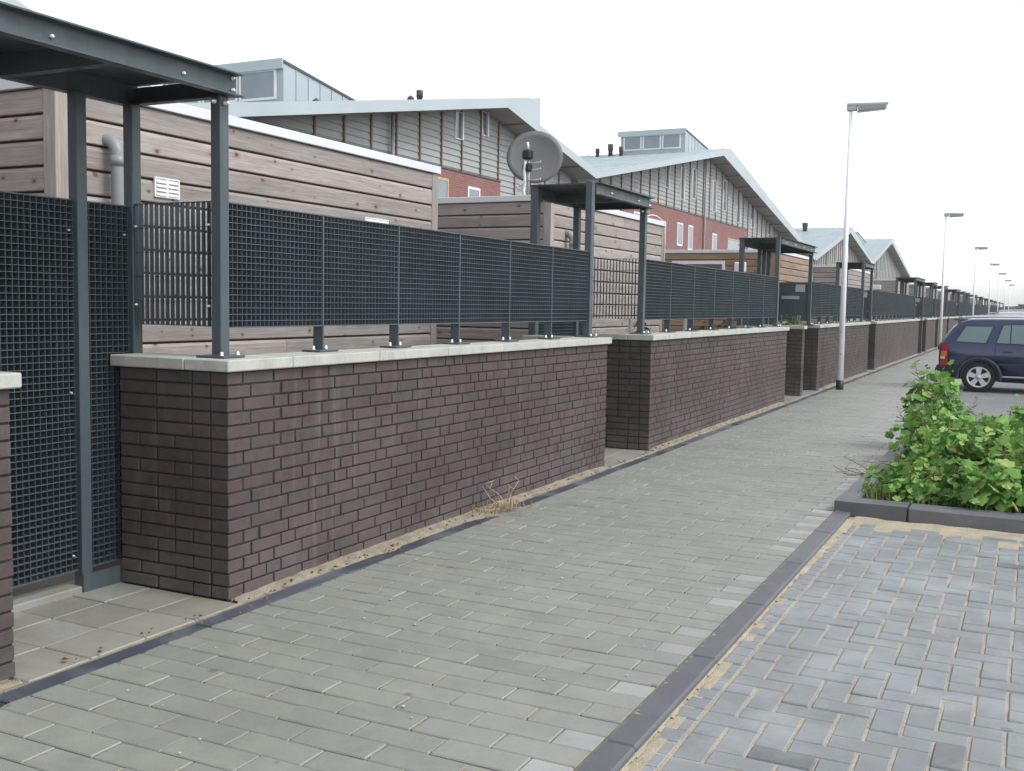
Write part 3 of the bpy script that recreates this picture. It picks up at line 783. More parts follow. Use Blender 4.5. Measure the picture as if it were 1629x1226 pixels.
# ================================================================== SHEDS
SX = -5.0
def shed(i, y0, y1, xb, mats, label, split=None, extras=True):
    T = empty('garden_shed', (SX, y0, 0), label=label, cat='shed', group='wooden garden sheds')
    off = Vector((-SX, -y0, 0)); my, mx, mz = mats
    def put(ob): ob.location = off; return ob
    put(MB().box(xb+.03, SX-.03, y0+.03, y1-.03, 0, 2.56).obj('shed_core', M['wood_core'], T))
    P = .147; z = 2.573; k = 0
    rr = random.Random(i*13+5)
    while z > .1 and k < 16:
        z1 = z - .002; z0 = z - P + .012; k += 1; z -= P
        if z0 < .75 and i > 0: break
        prof = [(-.028, z0), (-.003, z0), (0, z0+.005), (0, z1-.020), (-.012, z1), (-.028, z1)]
        # along the street face
        sp_ = [y0+.10] + ([rr.uniform(y0+1, y1-1)] if (y1-y0 > 2 and rr.random() < .45) else []) + [y1-.10]
        for a, b in zip(sp_[:-1], sp_[1:]):
            mb = MB(); nn = len(prof)
            mb.v = [(SX+x, a+.002, zz) for x, zz in prof] + [(SX+x, b-.002, zz) for x, zz in prof]
            mb.f = [list(range(nn)), list(range(2*nn-1, nn-1, -1))] + [[q, (q+1) % nn, nn+(q+1) % nn, nn+q] for q in range(nn)]; mb.sm = [False]*len(mb.f)
            put(mb.obj('board', my, T))
        mb = MB(); nn = len(prof)          # near end face
        mb.v = [(xb+.02, y0-x, zz) for x, zz in prof] + [(SX-.10, y0-x, zz) for x, zz in prof]
        mb.f = [list(range(nn)), list(range(2*nn-1, nn-1, -1))] + [[q, (q+1) % nn, nn+(q+1) % nn, nn+q] for q in range(nn)]; mb.sm = [False]*len(mb.f)
        put(mb.obj('board', mx, T))
    put(MB().cbox(SX-.098, SX+.004, y0-.004, y0+.098, 0, 2.573, .004).obj('corner_post', mz, T))
    put(MB().cbox(SX-.098, SX+.004, y1-.098, y1+.004, 0, 2.573, .004).obj('corner_post', mz, T))
    # white edge trim
    put(MB().cbox(SX-.02, SX+.022, y0-.022, y1+.022, 2.576, 2.645, .004).obj('roof_trim', M['trim'], T))
    put(MB().cbox(xb-.02, SX-.0205, y0-.022, y0+.02, 2.576, 2.645, .004).obj('roof_trim', M['trim'], T))
    put(MB().cbox(xb-.02, SX-.0205, y1-.02, y1+.022, 2.576, 2.645, .004).obj('roof_trim', M['trim'], T))
    put(MB().box(xb-.0, SX-.021, y0+.021, y1-.021, 2.565, 2.60).obj('flat_roof', M['roofing'], T))
    return T, off
def grille(T, off, y0, y1, z0, z1):
    g = MB()
    x = SX+.001; yc = (y0+y1)/2
    g.box(x, x+.012, y0, y1, z0, z0+.008); g.box(x, x+.012, y0, y1, z1-.008, z1)
    g.box(x, x+.012, y0, y0+.012, z0+.008, z1-.008); g.box(x, x+.012, y1-.012, y1, z0+.008, z1-.008); g.box(x, x+.013, yc-.010, yc+.010, z0+.008, z1-.008)
    g.box(x, x+.003, y0+.012, y1-.012, z0+.008, z1-.008)
    o = g.obj('vent_grille', M['white'], T); o.location = off
    n = 4
    for s in range(n):
        for a, b in ((y0+.015, yc-.012), (yc+.012, y1-.015)):
            z = z0+.012+(z1-z0-.02)*s/n
            MB().add([(x+.004,a,z+.022),(x+.004,b,z+.022),(x+.018,b,z),(x+.018,a,z),(x+.004,a,z+.017),(x+.004,b,z+.017),(x+.016,b,z-.003),(x+.016,a,z-.003)],
                [(0,1,2,3),(7,6,5,4),(0,3,7,4),(1,5,6,2),(3,2,6,7),(0,4,5,1)]).obj('slat', M['white'], o)
def vent_pipe(T, off, y, zt, zb=0.3):
    x = SX+.085; r = .04
    pts = [(x, y, zb), (x, y, zt-.11)]
    for k in range(1, 7):
        a = math.pi/2*k/6; pts.append((x-.10*(1-math.cos(a)), y, zt-.11+.10*math.sin(a)))
    pts.append((SX-.02, y, zt-.01))
    p = MB().tube(pts, r, 14).obj('vent_pipe', M['pvc'], T); p.location = off
    q = MB().tube([(x, y, zt-.17), (x, y, zt-.11)], r+.004, 14).obj('pipe_socket', M['pvc'], p)
GM = (M['wood_y'], M['wood_x'], M['wood_z']); BM_ = (M['wood_by'], M['wood_bx'], M['wood_bz'])
T, off = shed(0, 4.25, 8.50, -7.6, GM, 'large weathered wooden shed behind the nearest fence, with white grille and grey vent pipe')
grille(T, off, 4.985, 5.20, 2.03, 2.155); grille(T, off, 7.31, 7.66, 1.98, 2.09)
vent_pipe(T, off, 4.62, 2.34)
T, off = shed(1, 11.05, 15.15, -8.2, GM, 'weathered wooden shed with the satellite dish on its roof')
vent_pipe(T, off, 11.50, 2.25)
T, off = shed(2, 22.75, 26.65, -8.4, BM_, 'orange brown wooden shed behind the double gateway')
wf = MB()
wf.box(-7.30, -6.10, 22.72, 22.748, 2.33, 2.40); wf.box(-6.16, -6.10, 22.72, 22.748, 1.9, 2.33); wf.box(-7.30, -7.24, 22.72, 22.748, 1.9, 2.33)
w_ = wf.obj('window', M['white'], T); w_.location = off
MB().box(-7.24, -6.16, 22.730, 22.745, 1.9, 2.33).obj('pane', M['glass'], w_)
def wallbox(T, off, x, y, z, sx=.3, sz=.14):
    o = MB().cbox(x-sx/2, x+sx/2, y-.11, y-.001, z, z+sz, .02).obj('wall_box', M['white'], T); o.location = off
wallbox(T, off, -5.75, 22.75, 2.15, .25, .22)
T, off = shed(3, 31.05, 37.9, -7.5, GM, 'grey wooden double shed behind the nearest street lamp'); wallbox(T, off, -6.0, 31.05, 2.15, .5, .2); vent_pipe(T, off, 31.5, 2.1)
T, off = shed(4, 45.3, 49.4, -7.5, GM, 'grey wooden shed left of the second street lamp'); wallbox(T, off, -6.0, 45.3, 2.2, .7, .2)
for k, yy in enumerate((53.2, 60.5, 70.5, 80.0, 90.5, 106, 120)):
    shed(5+k, yy, yy+4.2, -7.5, GM, ORD[5+k] + ' wooden shed from the left edge, far down the street')
# plinth box with white cable on the second shed
cb = MB(); pts = [(SX-.02, 14.35+.8*k/12, 2.655+.055*math.sin(math.pi*k/12)) for k in range(13)]
cb.tube(pts, .008, 6); cb.tube([(SX+.028, 15.10, 2.66), (SX+.03, 15.12, 2.3), (SX+.03, 15.10, 1.9)], .007, 6)
cb.obj('roof_cable', M['cable'], label='loop of white cable on the far roof corner of the dish shed', cat='cable')

# --- satellite dish
D_ = empty('satellite_dish', (-5.40, 11.30, 2.60), label='round grey satellite dish with white cables on the second shed roof', cat='satellite dish')
def dish():
    mb = MB(); n, rings = 36, 7; Rr = .335
    ax = Vector((-.30, -.92, .25)).normalized()     # open side looks towards the viewer's left front
    return mb
ds = MB(); n = 36; Rr = .335
prof = [(-.058*(1-(q/6)**2), Rr*q/6) for q in range(7)]
for off_, r in prof:
    for k in range(n):
        a = 2*math.pi*k/n; ds.v.append((r*math.cos(a), -off_, r*math.sin(a)*.94))
for i in range(6):
    for k in range(n): ds.f.append([i*n+k, i*n+(k+1) % n, (i+1)*n+(k+1) % n, (i+1)*n+k]); ds.sm.append(True)
# back skin and rim
b0 = len(ds.v)
for off_, r in prof:
    for k in range(n):
        a = 2*math.pi*k/n; ds.v.append((r*math.cos(a)*1.006, -off_-.006, r*math.sin(a)*.946))
for i in range(6):
    for k in range(n): ds.f.append([b0+(i+1)*n+k, b0+(i+1)*n+(k+1) % n, b0+i*n+(k+1) % n, b0+i*n+k]); ds.sm.append(True)
for k in range(n): ds.f.append([6*n+k, 6*n+(k+1) % n, b0+6*n+(k+1) % n, b0+6*n+k]); ds.sm.append(False)
o = ds.obj('dish_bowl', M['dish'], D_); o.location = (-.01, .16, .535); o.rotation_euler = (R(-8), 0, R(22))
MB().tube([(-.03, .03, 0), (-.03, .03, .56)], .019, 10).obj('mast', M['lamp_grey'], D_)
bk = MB().cbox(-.085, .03, -.05, .05, .49, .60, .02); bk.cbox(-.08, .02, -.045, .05, .35, .44, .015); bk.obj('bracket', M['black'], D_)
br = MB()
for z in (.36, .44, .24):
    br.tube([(-.06, 0, z), (.13, .02, z+.015)], .006, 6); br.tube([(.13, .02, z+.005), (.13, .02, z+.03)], .009, 6)
br.obj('bracket_rods', M['lamp_grey'], D_)
MB().tube([(-.03, .02, .60), (-.03, .0, .69)], .014, 8).obj('receiver_tip', M['lamp_white'], D_)
cb = MB()
cb.tube([(-.04, -.03, .47), (-.05, -.04, .36), (-.035, -.05, .25), (-.05, -.05, .12), (-.04, -.04, .03), (-.02, -.03, .045)], .016, 7)
for s in range(3):
    cb.tube([(-.05+.03*math.sin(k*.9)-.045*s*(k/8), -.06, .24-.02*s+.05*math.cos(k*.8)*(k > 1)-.01*k) for k in range(9)], .007, 5)
cb.tube([(-.02, 0, .05), (.08, .02, .07), (.15, .03, .11), (.20, .03, .06), (.27, .04, .06), (.30, .04, .13), (.31, .04, .20), (.30, .03, .11), (.27, .03, .045)], .009, 6)
cb.tube([(.10, .02, .06), (.18, .03, .09), (.19, .03, .14)], .008, 6)
cb.obj('dish_cable', M['cable'], D_)

# ================================================================== HOUSE BLOCKS
XF, XH, XB = -13.2, -14.0, -21.8
def interp(ch, y):
    for (a, za), (b, zb) in zip(ch[:-1], ch[1:]):
        if a <= y <= b: return za + (zb-za)*(y-a)/(b-a)
    return ch[0][1] if y < ch[0][0] else ch[-1][1]
def block(label, top, bot, bricks, sid_lo, batt, wins, bwins, pipes, seams=True):
    """top and bot: roof slab chains in (y,z); bricks: (y0,y1,top z)"""
    T = empty('house_block', (XH, bot[0][0], 0), label=label, cat='house', group='row house blocks behind the sheds')
    off = Vector((-XH, -bot[0][0], 0))
    def put(ob): ob.location = off; return ob
    rf = put(MB().prism_x(top + bot[::-1], XB, XF-.012).obj('roof', M['zinc'], T))
    MB().prism_x(top + bot[::-1], XF-.0118, XF).obj('fascia', M['fascia'], rf)
    # soffit on the falling side, with joint ribs
    pk_ = max(range(len(bot)), key=lambda k: bot[k][1])
    sf = MB(); ch = bot
    for (a, za), (b, zb) in zip(ch[:-1], ch[1:]):
        sf.add([(XH-.05, a, za-.012), (XF-.03, a, za-.012), (XF-.03, b, zb-.012), (XH-.05, b, zb-.012)], [(0,1,2,3)])
    sf.obj('soffit', M['soffit'], rf)
    y_, y2 = bot[pk_]; yy = bot[pk_][0]+1.2
    while yy < bot[-1][0]-.5:
        z = interp(bot, yy)
        MB().box(XH+.01, XF-.04, yy-.025, yy+.025, z-.045, z-.010).obj('soffit_joint', M['batten'], rf); yy += 2.0
    # standing seams
    if seams:
        sm = MB()
        for (a, za), (b, zb) in zip(top[:-1], top[1:]):
            if b-a < 1: continue
            x = XF-.35
            while x > XB:
                sm.add([(x-.012,a,za),(x+.012,a,za),(x+.012,b,zb),(x-.012,b,zb),(x-.012,a,za+.035),(x+.012,a,za+.035),(x+.012,b,zb+.035),(x-.012,b,zb+.035)],
                       [(4,5,6,7),(0,1,5,4),(1,2,6,5),(2,3,7,6),(3,0,4,7)]); x -= .62
        sm.obj('standing_seams', M['zinc'], rf)
    # walls
    wl_ = bot[:] ; yl, yr = bot[0][0]+.3, bot[-1][0]-.3
    pts = [(yl, 0)] + [(yl, interp(bot, yl))] + [p for p in bot if yl < p[0] < yr] + [(yr, interp(bot, yr)), (yr, 0)]
    put(MB().prism_x([(y, z-.001) for y, z in pts], XH-.25, XH-.012).obj('wall', M['siding'], T))
    for a, b, zt in bricks:
        put(MB().box(XH-.01, XH+.055, a, b, 0, zt).obj('brick_wall', M['brick_red'], T))
        put(MB().box(XH-.01, XH+.075, a-.01, b+.01, zt+.001, zt+.045).obj('drip_strip', M['frame_dark'], T))
    # lapped siding boards
    mb = MB(); z = sid_lo; P = .165; zmax = max(p[1] for p in bot)
    def rng(z):
        ys = [yl + (yr-yl)*k/400 for k in range(401)]; ok = [y for y in ys if interp(bot, y) >= z]
        return (min(ok), max(ok)) if ok else None
    while z < zmax:
        r0, r1 = rng(z), rng(min(z+P, zmax-.001))
        if not r0 or not r1: break
        mb.add([(XH+.030, r0[0], z), (XH+.030, r0[1], z), (XH+.004, r1[1], z+P), (XH+.004, r1[0], z+P), (XH-.01, r0[0], z), (XH-.01, r0[1], z)], [(0,1,2,3), (4,5,1,0)]); z += P
    put(mb.obj('siding_boards', M['siding'], T, kind='stuff'))
    y0_, st, nb = batt
    for k in range(nb):
        yy = y0_+k*st; zt = interp(bot, yy)-.013; zb = sid_lo
        for a, b, zt2 in bricks:
            if a-.02 <= yy <= b+.02: zb = zt2+.05
        if zt-zb > .25 and yl < yy < yr: put(MB().box(XH, XH+.062, yy-.024, yy+.024, zb, zt).obj('batten', M['batten'], T))
    for (ya, yb, za, zb) in wins:
        f = MB(); x0, x1 = XH+.004, XH+.05; t_ = .03
        f.box(x0, x1, ya, ya+t_, za, zb); f.box(x0, x1+.05, yb-t_*2, yb, za, zb); f.box(x0, x1, ya+t_, yb-t_*2, za, za+t_); f.box(x0, x1, ya+t_, yb-t_*2, zb-t_, zb)
        wo_ = put(f.obj('window', M['white'], T)); MB().box(XH+.0, XH+.036, ya+t_, yb-t_, za+t_, zb-t_).obj('pane', M['glass'], wo_)
    for (ya, yb, za, zb, mt) in bwins:
        f = MB(); x0, x1 = XH+.03, XH+.075; t_ = .07
        f.box(x0, x1, ya, ya+t_, za, zb); f.box(x0, x1, yb-t_, yb, za, zb); f.box(x0, x1, ya+t_, yb-t_, za, za+t_); f.box(x0, x1, ya+t_, yb-t_, zb-t_, zb)
        wo_ = put(f.obj('window', M[mt], T)); MB().box(XH+.03, XH+.062, ya+t_, yb-t_, za+t_, zb-t_).obj('pane', M['glass_sky'], wo_)
    for yy in pipes:
        put(MB().tube([(XH+.13, yy, 0), (XH+.13, yy, interp(bot, yy)-.02)], .05, 8).obj('downpipe', M['pvc'], T))
    return T, off
def dormer(T, off, x0, x1, y0, y1, z0, z1, nw, z2):
    """wedge dormer: glazed face looks to -y, roof falls towards +y; child of the house"""
    d_ = MB().add([(x0,y0,z0),(x1,y0,z0),(x1,y0,z1),(x0,y0,z1),(x0,y1,z0),(x1,y1,z0),(x1,y1,z2),(x0,y1,z2)], [(0,1,2,3),(1,5,6,2),(0,3,7,4),(3,2,6,7),(4,7,6,5)]).obj('dormer', M['dormer'], T); d_.location = off
    e = .22
    n_ = Vector((0, z1-z0, y1-y0)).normalized()
    MB().add([(x0-.1,y0-.06,z1+.0),(x1+.03,y0-.06,z1+.0),(x1+.03,y0-.06,z1+.07),(x0-.1,y0-.06,z1+.07),(x0-.1,y1+.1,z2+.0),(x1+.03,y1+.1,z2+.0),(x1+.03,y1+.1,z2+.06),(x0-.1,y1+.1,z2+.06)],
       [(0,1,2,3),(4,7,6,5),(0,4,5,1),(3,2,6,7),(1,5,6,2),(0,3,7,4)]).obj('dormer_roof', M['frame_dark'], d_)
    MB().box(x0-.12, x1+.04, y0-.10, y0-.062, z1-.16, z1+.09).obj('dormer_fascia', M['fascia'], d_)
    H = z1-z0; wd = (x1-x0-.3)/nw
    for k in range(nw):
        a = x0+.15+k*wd; b = a+wd-.06
        f = MB(); t_ = .06; za, zb = z0+H*.30, z1-H*.10
        f.box(a, a+t_, y0-.04, y0-.002, za, zb); f.box(b-t_, b, y0-.04, y0-.002, za, zb); f.box(a+t_, b-t_, y0-.04, y0-.002, za, za+t_); f.box(a+t_, b-t_, y0-.04, y0-.002, zb-t_, zb)
        wo_ = f.obj('dormer_window', M['white'], d_)
        MB().box(a+t_, b-t_, y0-.025, y0-.003, za+t_, zb-t_).obj('pane', M['glass_sky'], d_)
    k = 0; yy = y0+.5
    sm = MB()
    while yy < y1-.3:
        zt = z1 - (z1-z2)*(yy-y0)/(y1-y0)
        sm.box(x1+.001, x1+.022, yy-.012, yy+.012, z0, zt-.01); yy += .5
    sm.obj('panel_seams', M['dormer'], d_)
def vent(T, off, x, y, z, r=.09, h=.4, cap=True):
    pr = [(0, r*.8), (h*.55, r*.8), (h*.55, r), (h, r), (h, 0.0)] if cap == 1 else [(0, r*.5), (h*.5, r*.5), (h*.55, r*1.4), (h*.8, r*1.1), (h, .0)]
    o = MB().disc_lathe(pr, (x, y, z), 'z', 10).obj('vent_cap', M['dark_vent'], T); o.location = off
# block 0, cut off by the left edge
block('row house block at the far left, mostly hidden by the nearest pergola', [(-14, 4.6), (-1, 8.9), (13.6, 4.72)], [(-14, 4.33), (-1, 8.6), (13.6, 4.45)], [(-12, 9.5, 4.3)], 3.4, (-11.4, 1.07, 24), [(10.9, 11.0, 3.2, 4.3)], [], [])
# block 1
T, off = block('nearest row house block with big zinc dormer, above the first shed',
    [(13.6, 4.65), (28.28, 7.37), (28.30, 6.60), (32.95, 5.80)], [(13.6, 4.40), (26.18, 6.74), (28.30, 6.36), (32.75, 5.56)],
    [(15, 27.25, 4.86)], 3.3, (17.44-3*1.07, 1.075, 17), [(24.62, 24.98, 5.72, 6.46), (26.12, 26.42, 6.03, 6.70)],
    [(23.55, 24.25, 3.7, 4.62, 'frame_yellow'), (25.3, 26.0, 3.7, 4.55, 'white'), (27.9, 28.9, 3.7, 4.5, 'white')], [21.45])
dormer(T, off, -21.0, -17.0, 21.3, 25.0, 6.0, 7.26, 3, 6.72)
vent(T, off, -16.5, 21.97, 6.12, .09, .36, 0); vent(T, off, -15.0, 24.05, 6.52, .075, .30, 0); vent(T, off, -15.0, 24.5, 6.6, .09, .42, 1)
# block 2
T, off = block('second row house block with long window row, beyond the satellite dish',
    [(32.95, 5.80), (49.6, 8.85), (71.9, 4.87)], [(32.75, 5.56), (48.4, 8.36), (71.9, 4.55)],
    [(37.4, 56.3, 5.5)], 3.3, (39.29-4*1.07, 1.07, 31),
    [(42.3, 42.7, 6.3, 7.35), (44.35, 44.8, 6.0, 7.4), (46.0, 46.55, 6.2, 7.55), (49.35, 49.95, 5.9, 7.4), (51.3, 51.8, 6.1, 7.6), (54.0, 54.6, 5.75, 7.4), (57.0, 57.7, 5.7, 7.3), (61.2, 61.8, 5.6, 7.0), (64.0, 64.6, 5.4, 6.3)],
    [(44.0, 44.8, 4.0, 5.0, 'white'), (45.6, 46.3, 3.9, 5.0, 'white'), (49.5, 50.3, 3.9, 4.9, 'white'), (52.3, 54.9, 3.7, 4.85, 'frame_yellow'), (56.6, 57.4, 3.8, 4.8, 'white'), (38.5, 39.3, 4.0, 5.0, 'white')], [47.9, 67.5])
dormer(T, off, -17.9, -14.75, 47.4, 51.5, 8.3, 9.45, 3, 9.02)
vent(T, off, -18.75, 46.6, 8.25, .10, .45, 1); vent(T, off, -18.1, 46.6, 8.25, .13, .62, 1); vent(T, off, -17.5, 46.4, 8.2, .11, .5, 1)
# block 3 and 4
T, off = block('third row house block with steep looking gable, just right of the nearest lamp pole', [(71.9, 4.87), (87.0, 7.84), (99.3, 5.66)], [(72.1, 4.55), (86.2, 7.35), (99.3, 5.40)], [], 2.6, (73, .9, 30), [(84.2, 84.6, 5, 6.2)], [], [80])
vent(T, off, -16.5, 85.0, 7.4, .22, .7, 1)
T, off = block('farthest visible row house gable, left of the second street lamp', [(99.3, 5.66), (113.5, 8.58), (133.9, 5.1)], [(99.5, 5.34), (112.8, 8.1), (133.9, 4.8)], [(99.9, 108, 4.4), (112.5, 121, 4.2)], 2.6, (100.5, 1.2, 28), [(110, 110.7, 5.2, 7), (112.2, 112.9, 5.2, 7)], [], [107.5])
dormer(T, off, -19.5, -15.5, 105.5, 111.0, 6.75, 8.7, 1, 8.05)

# ================================================================== STREET LAMPS
LAMP = empty('street_lamp', (-2.97, 18.89, 0), label='nearest and tallest looking white street lamp, in front of the brick walls', cat='street lamp', group='white street lamps along the pavement')
MB().tube([(0,0,.10), (0,0,4.78)], .056, 14, r_end=.028).obj('pole', M['lamp_white'], LAMP)
MB().tube([(0,0,-.05), (0,0,.16)], .064, 14).obj('pole_base', M['black'], LAMP)
MB().cbox(-.07, .10, -.05, .05, 4.765, 4.86, .012).obj('lamp_bracket', M['lamp_grey'], LAMP)
hd = MB()
hd.add([(-.06,-.06,4.855),(.60,-.05,4.845),(.60,.05,4.845),(-.06,.06,4.855),(-.06,-.06,4.89),(.60,-.05,4.87),(.60,.05,4.87),(-.06,.06,4.89)], [(3,2,1,0),(4,5,6,7),(0,1,5,4),(1,2,6,5),(2,3,7,6),(3,0,4,7)])
h = hd.obj('lamp_head', M['lamp_grey'], LAMP)
MB().add([(.12,-.075,4.846),(.58,-.07,4.843),(.58,.07,4.843),(.12,.075,4.846),(.12,-.05,4.76),(.57,-.05,4.775),(.57,.05,4.775),(.12,.05,4.76)], [(0,1,2,3),(7,6,5,4),(0,4,5,1),(1,5,6,2),(2,6,7,3),(3,7,4,0)]).obj('lamp_cover', M['lamp_grey'], h)
MB().tube([(.10,0,4.745),(.56,0,4.765)], .018, 8).obj('lamp_tube', M['white'], h)
MB().disc_lathe([(-.058,.008),(-.052,.008)], (0,0,.62), 'y', 8).obj('pole_screw', M['black'], LAMP); MB().disc_lathe([(-.058,.008),(-.052,.008)], (0,0,1.0), 'y', 8).obj('pole_screw', M['black'], LAMP)
LL = ['second street lamp, its base just left of the blue car', 'third street lamp, rising behind the blue car roof', 'fourth street lamp, next smaller one right of the third', 'fifth street lamp, second smallest but one at the right', 'sixth street lamp, small and far at the right edge', 'farthest and smallest street lamp at the right edge']
for k, yy in enumerate((41.0, 62.8, 84.6, 105.5, 128.5, 150)):
    c = copy_tree(LAMP); c.location = (-3.0, yy, 0); c['label'] = LL[k]

# ================================================================== CARS
def car(loc, paint, label, scale=(.955, .955, .925)):
    """estate car, nose to +x; origin under the tail centre line"""
    T = empty('parked_car', loc, label=label, cat='car', group='cars parked in the bays')
    # stations: x, z_bottom, z_sill, z_belt, z_roof, half widths (bottom, mid, belt, roof)
    S = [(0.00,.42,.50,.86,.90,.60,.66,.62,.56), (.03,.33,.45,.95,1.00,.72,.78,.76,.58), (.10,.28,.40,.97,1.11,.76,.82,.80,.60), (.22,.25,.36,.98,1.28,.79,.845,.82,.60),
         (.36,.24,.34,.98,1.405,.80,.852,.83,.60), (.52,.23,.33,.98,1.445,.80,.854,.835,.605), (.8,.22,.32,.97,1.455,.80,.855,.84,.61), (1.5,.20,.30,.955,1.465,.80,.855,.845,.62), (2.1,.20,.30,.94,1.455,.80,.855,.845,.62),
         (2.6,.20,.30,.925,1.40,.80,.855,.84,.60), (2.95,.20,.30,.91,1.22,.80,.855,.83,.58), (3.22,.20,.30,.90,.99,.80,.85,.82,.60), (3.5,.20,.30,.86,.90,.79,.84,.78,.56),
         (3.9,.21,.30,.78,.82,.77,.82,.74,.54), (4.15,.24,.32,.68,.72,.70,.76,.66,.48), (4.27,.32,.40,.58,.60,.55,.60,.55,.42)]
    mb = MB(); ring = 0
    rows_ = []
    for (x, zb, zs, zbelt, zr, wb_, wm, wbl, wr) in S:
        half = [(0, zb), (wb_*.85, zb), (wb_, zs), (wm*.99, zs+(zbelt-zs)*.35), (wm, zs+(zbelt-zs)*.62), (wbl, zbelt-.015), (wbl-.012, zbelt+.005),
                (wr+(wbl-wr)*.5, zbelt+(zr-zbelt)*.52), (wr+.03, zr-(zr-zbelt)*.10-.012), (wr-.05, zr-.006), (wr*.55, zr+.012), (0, zr+.018)]
        full = [(x, -a, b) for a, b in half] + [(x, a, b) for a, b in half[-2:0:-1]]
        rows_.append(full)
    n = len(rows_[0])
    for rw in rows_: mb.v += rw
    for i in range(len(rows_)-1):
        for k in range(n): mb.f.append([i*n+k, i*n+(k+1) % n, (i+1)*n+(k+1) % n, (i+1)*n+k]); mb.sm.append(True)
    mb.f.append(list(range(n))); mb.sm.append(True); mb.f.append([(len(rows_)-1)*n+k for k in range(n)]); mb.sm.append(True)
    body = mb.obj('body', paint, T)
    # wheel openings cut out
    cut = MB()
    for x in (.72, 3.36):
        for s in (-1, 1): cut.disc_lathe([(s*.60, .345), (s*1.0, .345)], (x, 0, .30), 'y', 28)
    co = cut.obj('cutter', None, T)
    md = body.modifiers.new('arch', 'BOOLEAN'); md.operation = 'DIFFERENCE'; md.object = co; md.solver = 'EXACT'
    bpy.context.view_layer.update(); dg = bpy.context.evaluated_depsgraph_get()
    me = bpy.data.meshes.new_from_object(body.evaluated_get(dg)); body.modifiers.clear(); body.data = me
    bpy.data.objects.remove(co)
    for p in me.polygons: p.use_smooth = p.area < .35 and abs(p.normal.y) < .999
    def side(x, z, s, o_=.006):      # point on the body's flank
        k = 0
        while k < len(S)-2 and S[k+1][0] < x: k += 1
        f = (x-S[k][0])/(S[k+1][0]-S[k][0]); g = [a+(b-a)*f for a, b in zip(S[k], S[k+1])]
        x_, zb, zs, zbelt, zr, wb_, wm, wbl, wr = g
        pr = [(wb_, zs), (wm*.99, zs+(zbelt-zs)*.35), (wm, zs+(zbelt-zs)*.62), (wbl, zbelt-.015), (wbl-.012, zbelt+.005), (wr+(wbl-wr)*.5, zbelt+(zr-zbelt)*.52), (wr+.03, zr-(zr-zbelt)*.10-.012)]
        y = pr[0][0]
        for (ya, za), (yb, zb_) in zip(pr[:-1], pr[1:]):
            if za <= z <= zb_: y = ya+(yb-ya)*(z-za)/(zb_-za)
        if z > pr[-1][1]: y = pr[-1][0]
        return (x, s*(y+o_), z)
    def patch(name, mt, quad, s, nx=8, nz=3, o_=.006, parent=T):   # quad: bl, br, tr, tl in (x,z)
        mb = MB()
        for j in range(nz+1):
            for i in range(nx+1):
                u, v = i/nx, j/nz
                a = (quad[0][0]+(quad[1][0]-quad[0][0])*u, quad[0][1]+(quad[1][1]-quad[0][1])*u); b = (quad[3][0]+(quad[2][0]-quad[3][0])*u, quad[3][1]+(quad[2][1]-quad[3][1])*u)
                mb.v.append(side(a[0]+(b[0]-a[0])*v, a[1]+(b[1]-a[1])*v, s, o_))
        m1 = nx+1
        for j in range(nz):
            for i in range(nx): mb.f.append([j*m1+i, j*m1+i+1, (j+1)*m1+i+1, (j+1)*m1+i]); mb.sm.append(True)
        return mb.obj(name, mt, parent)
    for s in (-1, 1):
        for q in (((.30,1.00),(.82,.985),(.92,1.30),(.46,1.30)), ((1.00,.99),(1.22,.985),(1.22,1.34),(1.10,1.33)), ((1.24,.985),(1.92,.97),(1.88,1.345),(1.24,1.345)), ((2.0,.97),(2.86,.955),(2.45,1.33),(1.96,1.345))):
            patch('side_window_seal', M['black'], tuple((x+dx, z+dz) for (x, z), (dx, dz) in zip(q, ((-.025,-.018),(.02,-.018),(.02,.018),(-.025,.018)))), s, o_=.004)
            patch('side_window', M['car_glass'], q, s, o_=.008)
        patch('tail_light', M['red_lens'], ((.035,.52),(.17,.52),(.17,.93),(.06,.93)), s, 4, 6, .010)
        patch('indicator_light', M['amber_lens'], ((.04,.70),(.15,.70),(.15,.80),(.05,.80)), s, 4, 2, .014); patch('reversing_light', M['clear_lens'], ((.04,.645),(.12,.645),(.12,.69),(.04,.69)), s, 4, 2, .014)
        patch('rub_strip', M['car_trim'], ((1.05,.545),(3.0,.545),(3.0,.595),(1.05,.595)), s, 12, 1, .014)
        patch('bumper', M['car_trim'], ((.05,.34),(.37,.36),(.37,.50),(.045,.50)), s, 6, 2, .012)
        patch('sill_strip', M['alloy'], ((1.08,.262+.05),(3.0,.262+.05),(3.0,.292+.05),(1.08,.292+.05)), s, 8, 1, .008)
        for x in (.98, 1.95, 2.95): patch('door_seam', M['black'], ((x,.36),(x+.010,.36),(x+.010,.95),(x,.95)), s, 1, 6, .003)
        patch('door_handle', M['black'], ((1.12,.80),(1.28,.795),(1.28,.825),(1.12,.83)), s, 3, 1, .018); patch('door_handle', M['black'], ((2.05,.785),(2.21,.78),(2.21,.81),(2.05,.815)), s, 3, 1, .018)
        rl = MB().tube([(.42, s*.575, 1.44), (.50, s*.575, 1.49), (1.0, s*.58, 1.505), (1.9, s*.585, 1.50), (2.3, s*.585, 1.475), (2.36, s*.585, 1.45)], .018, 8).obj('roof_rail', M['alloy'], T)
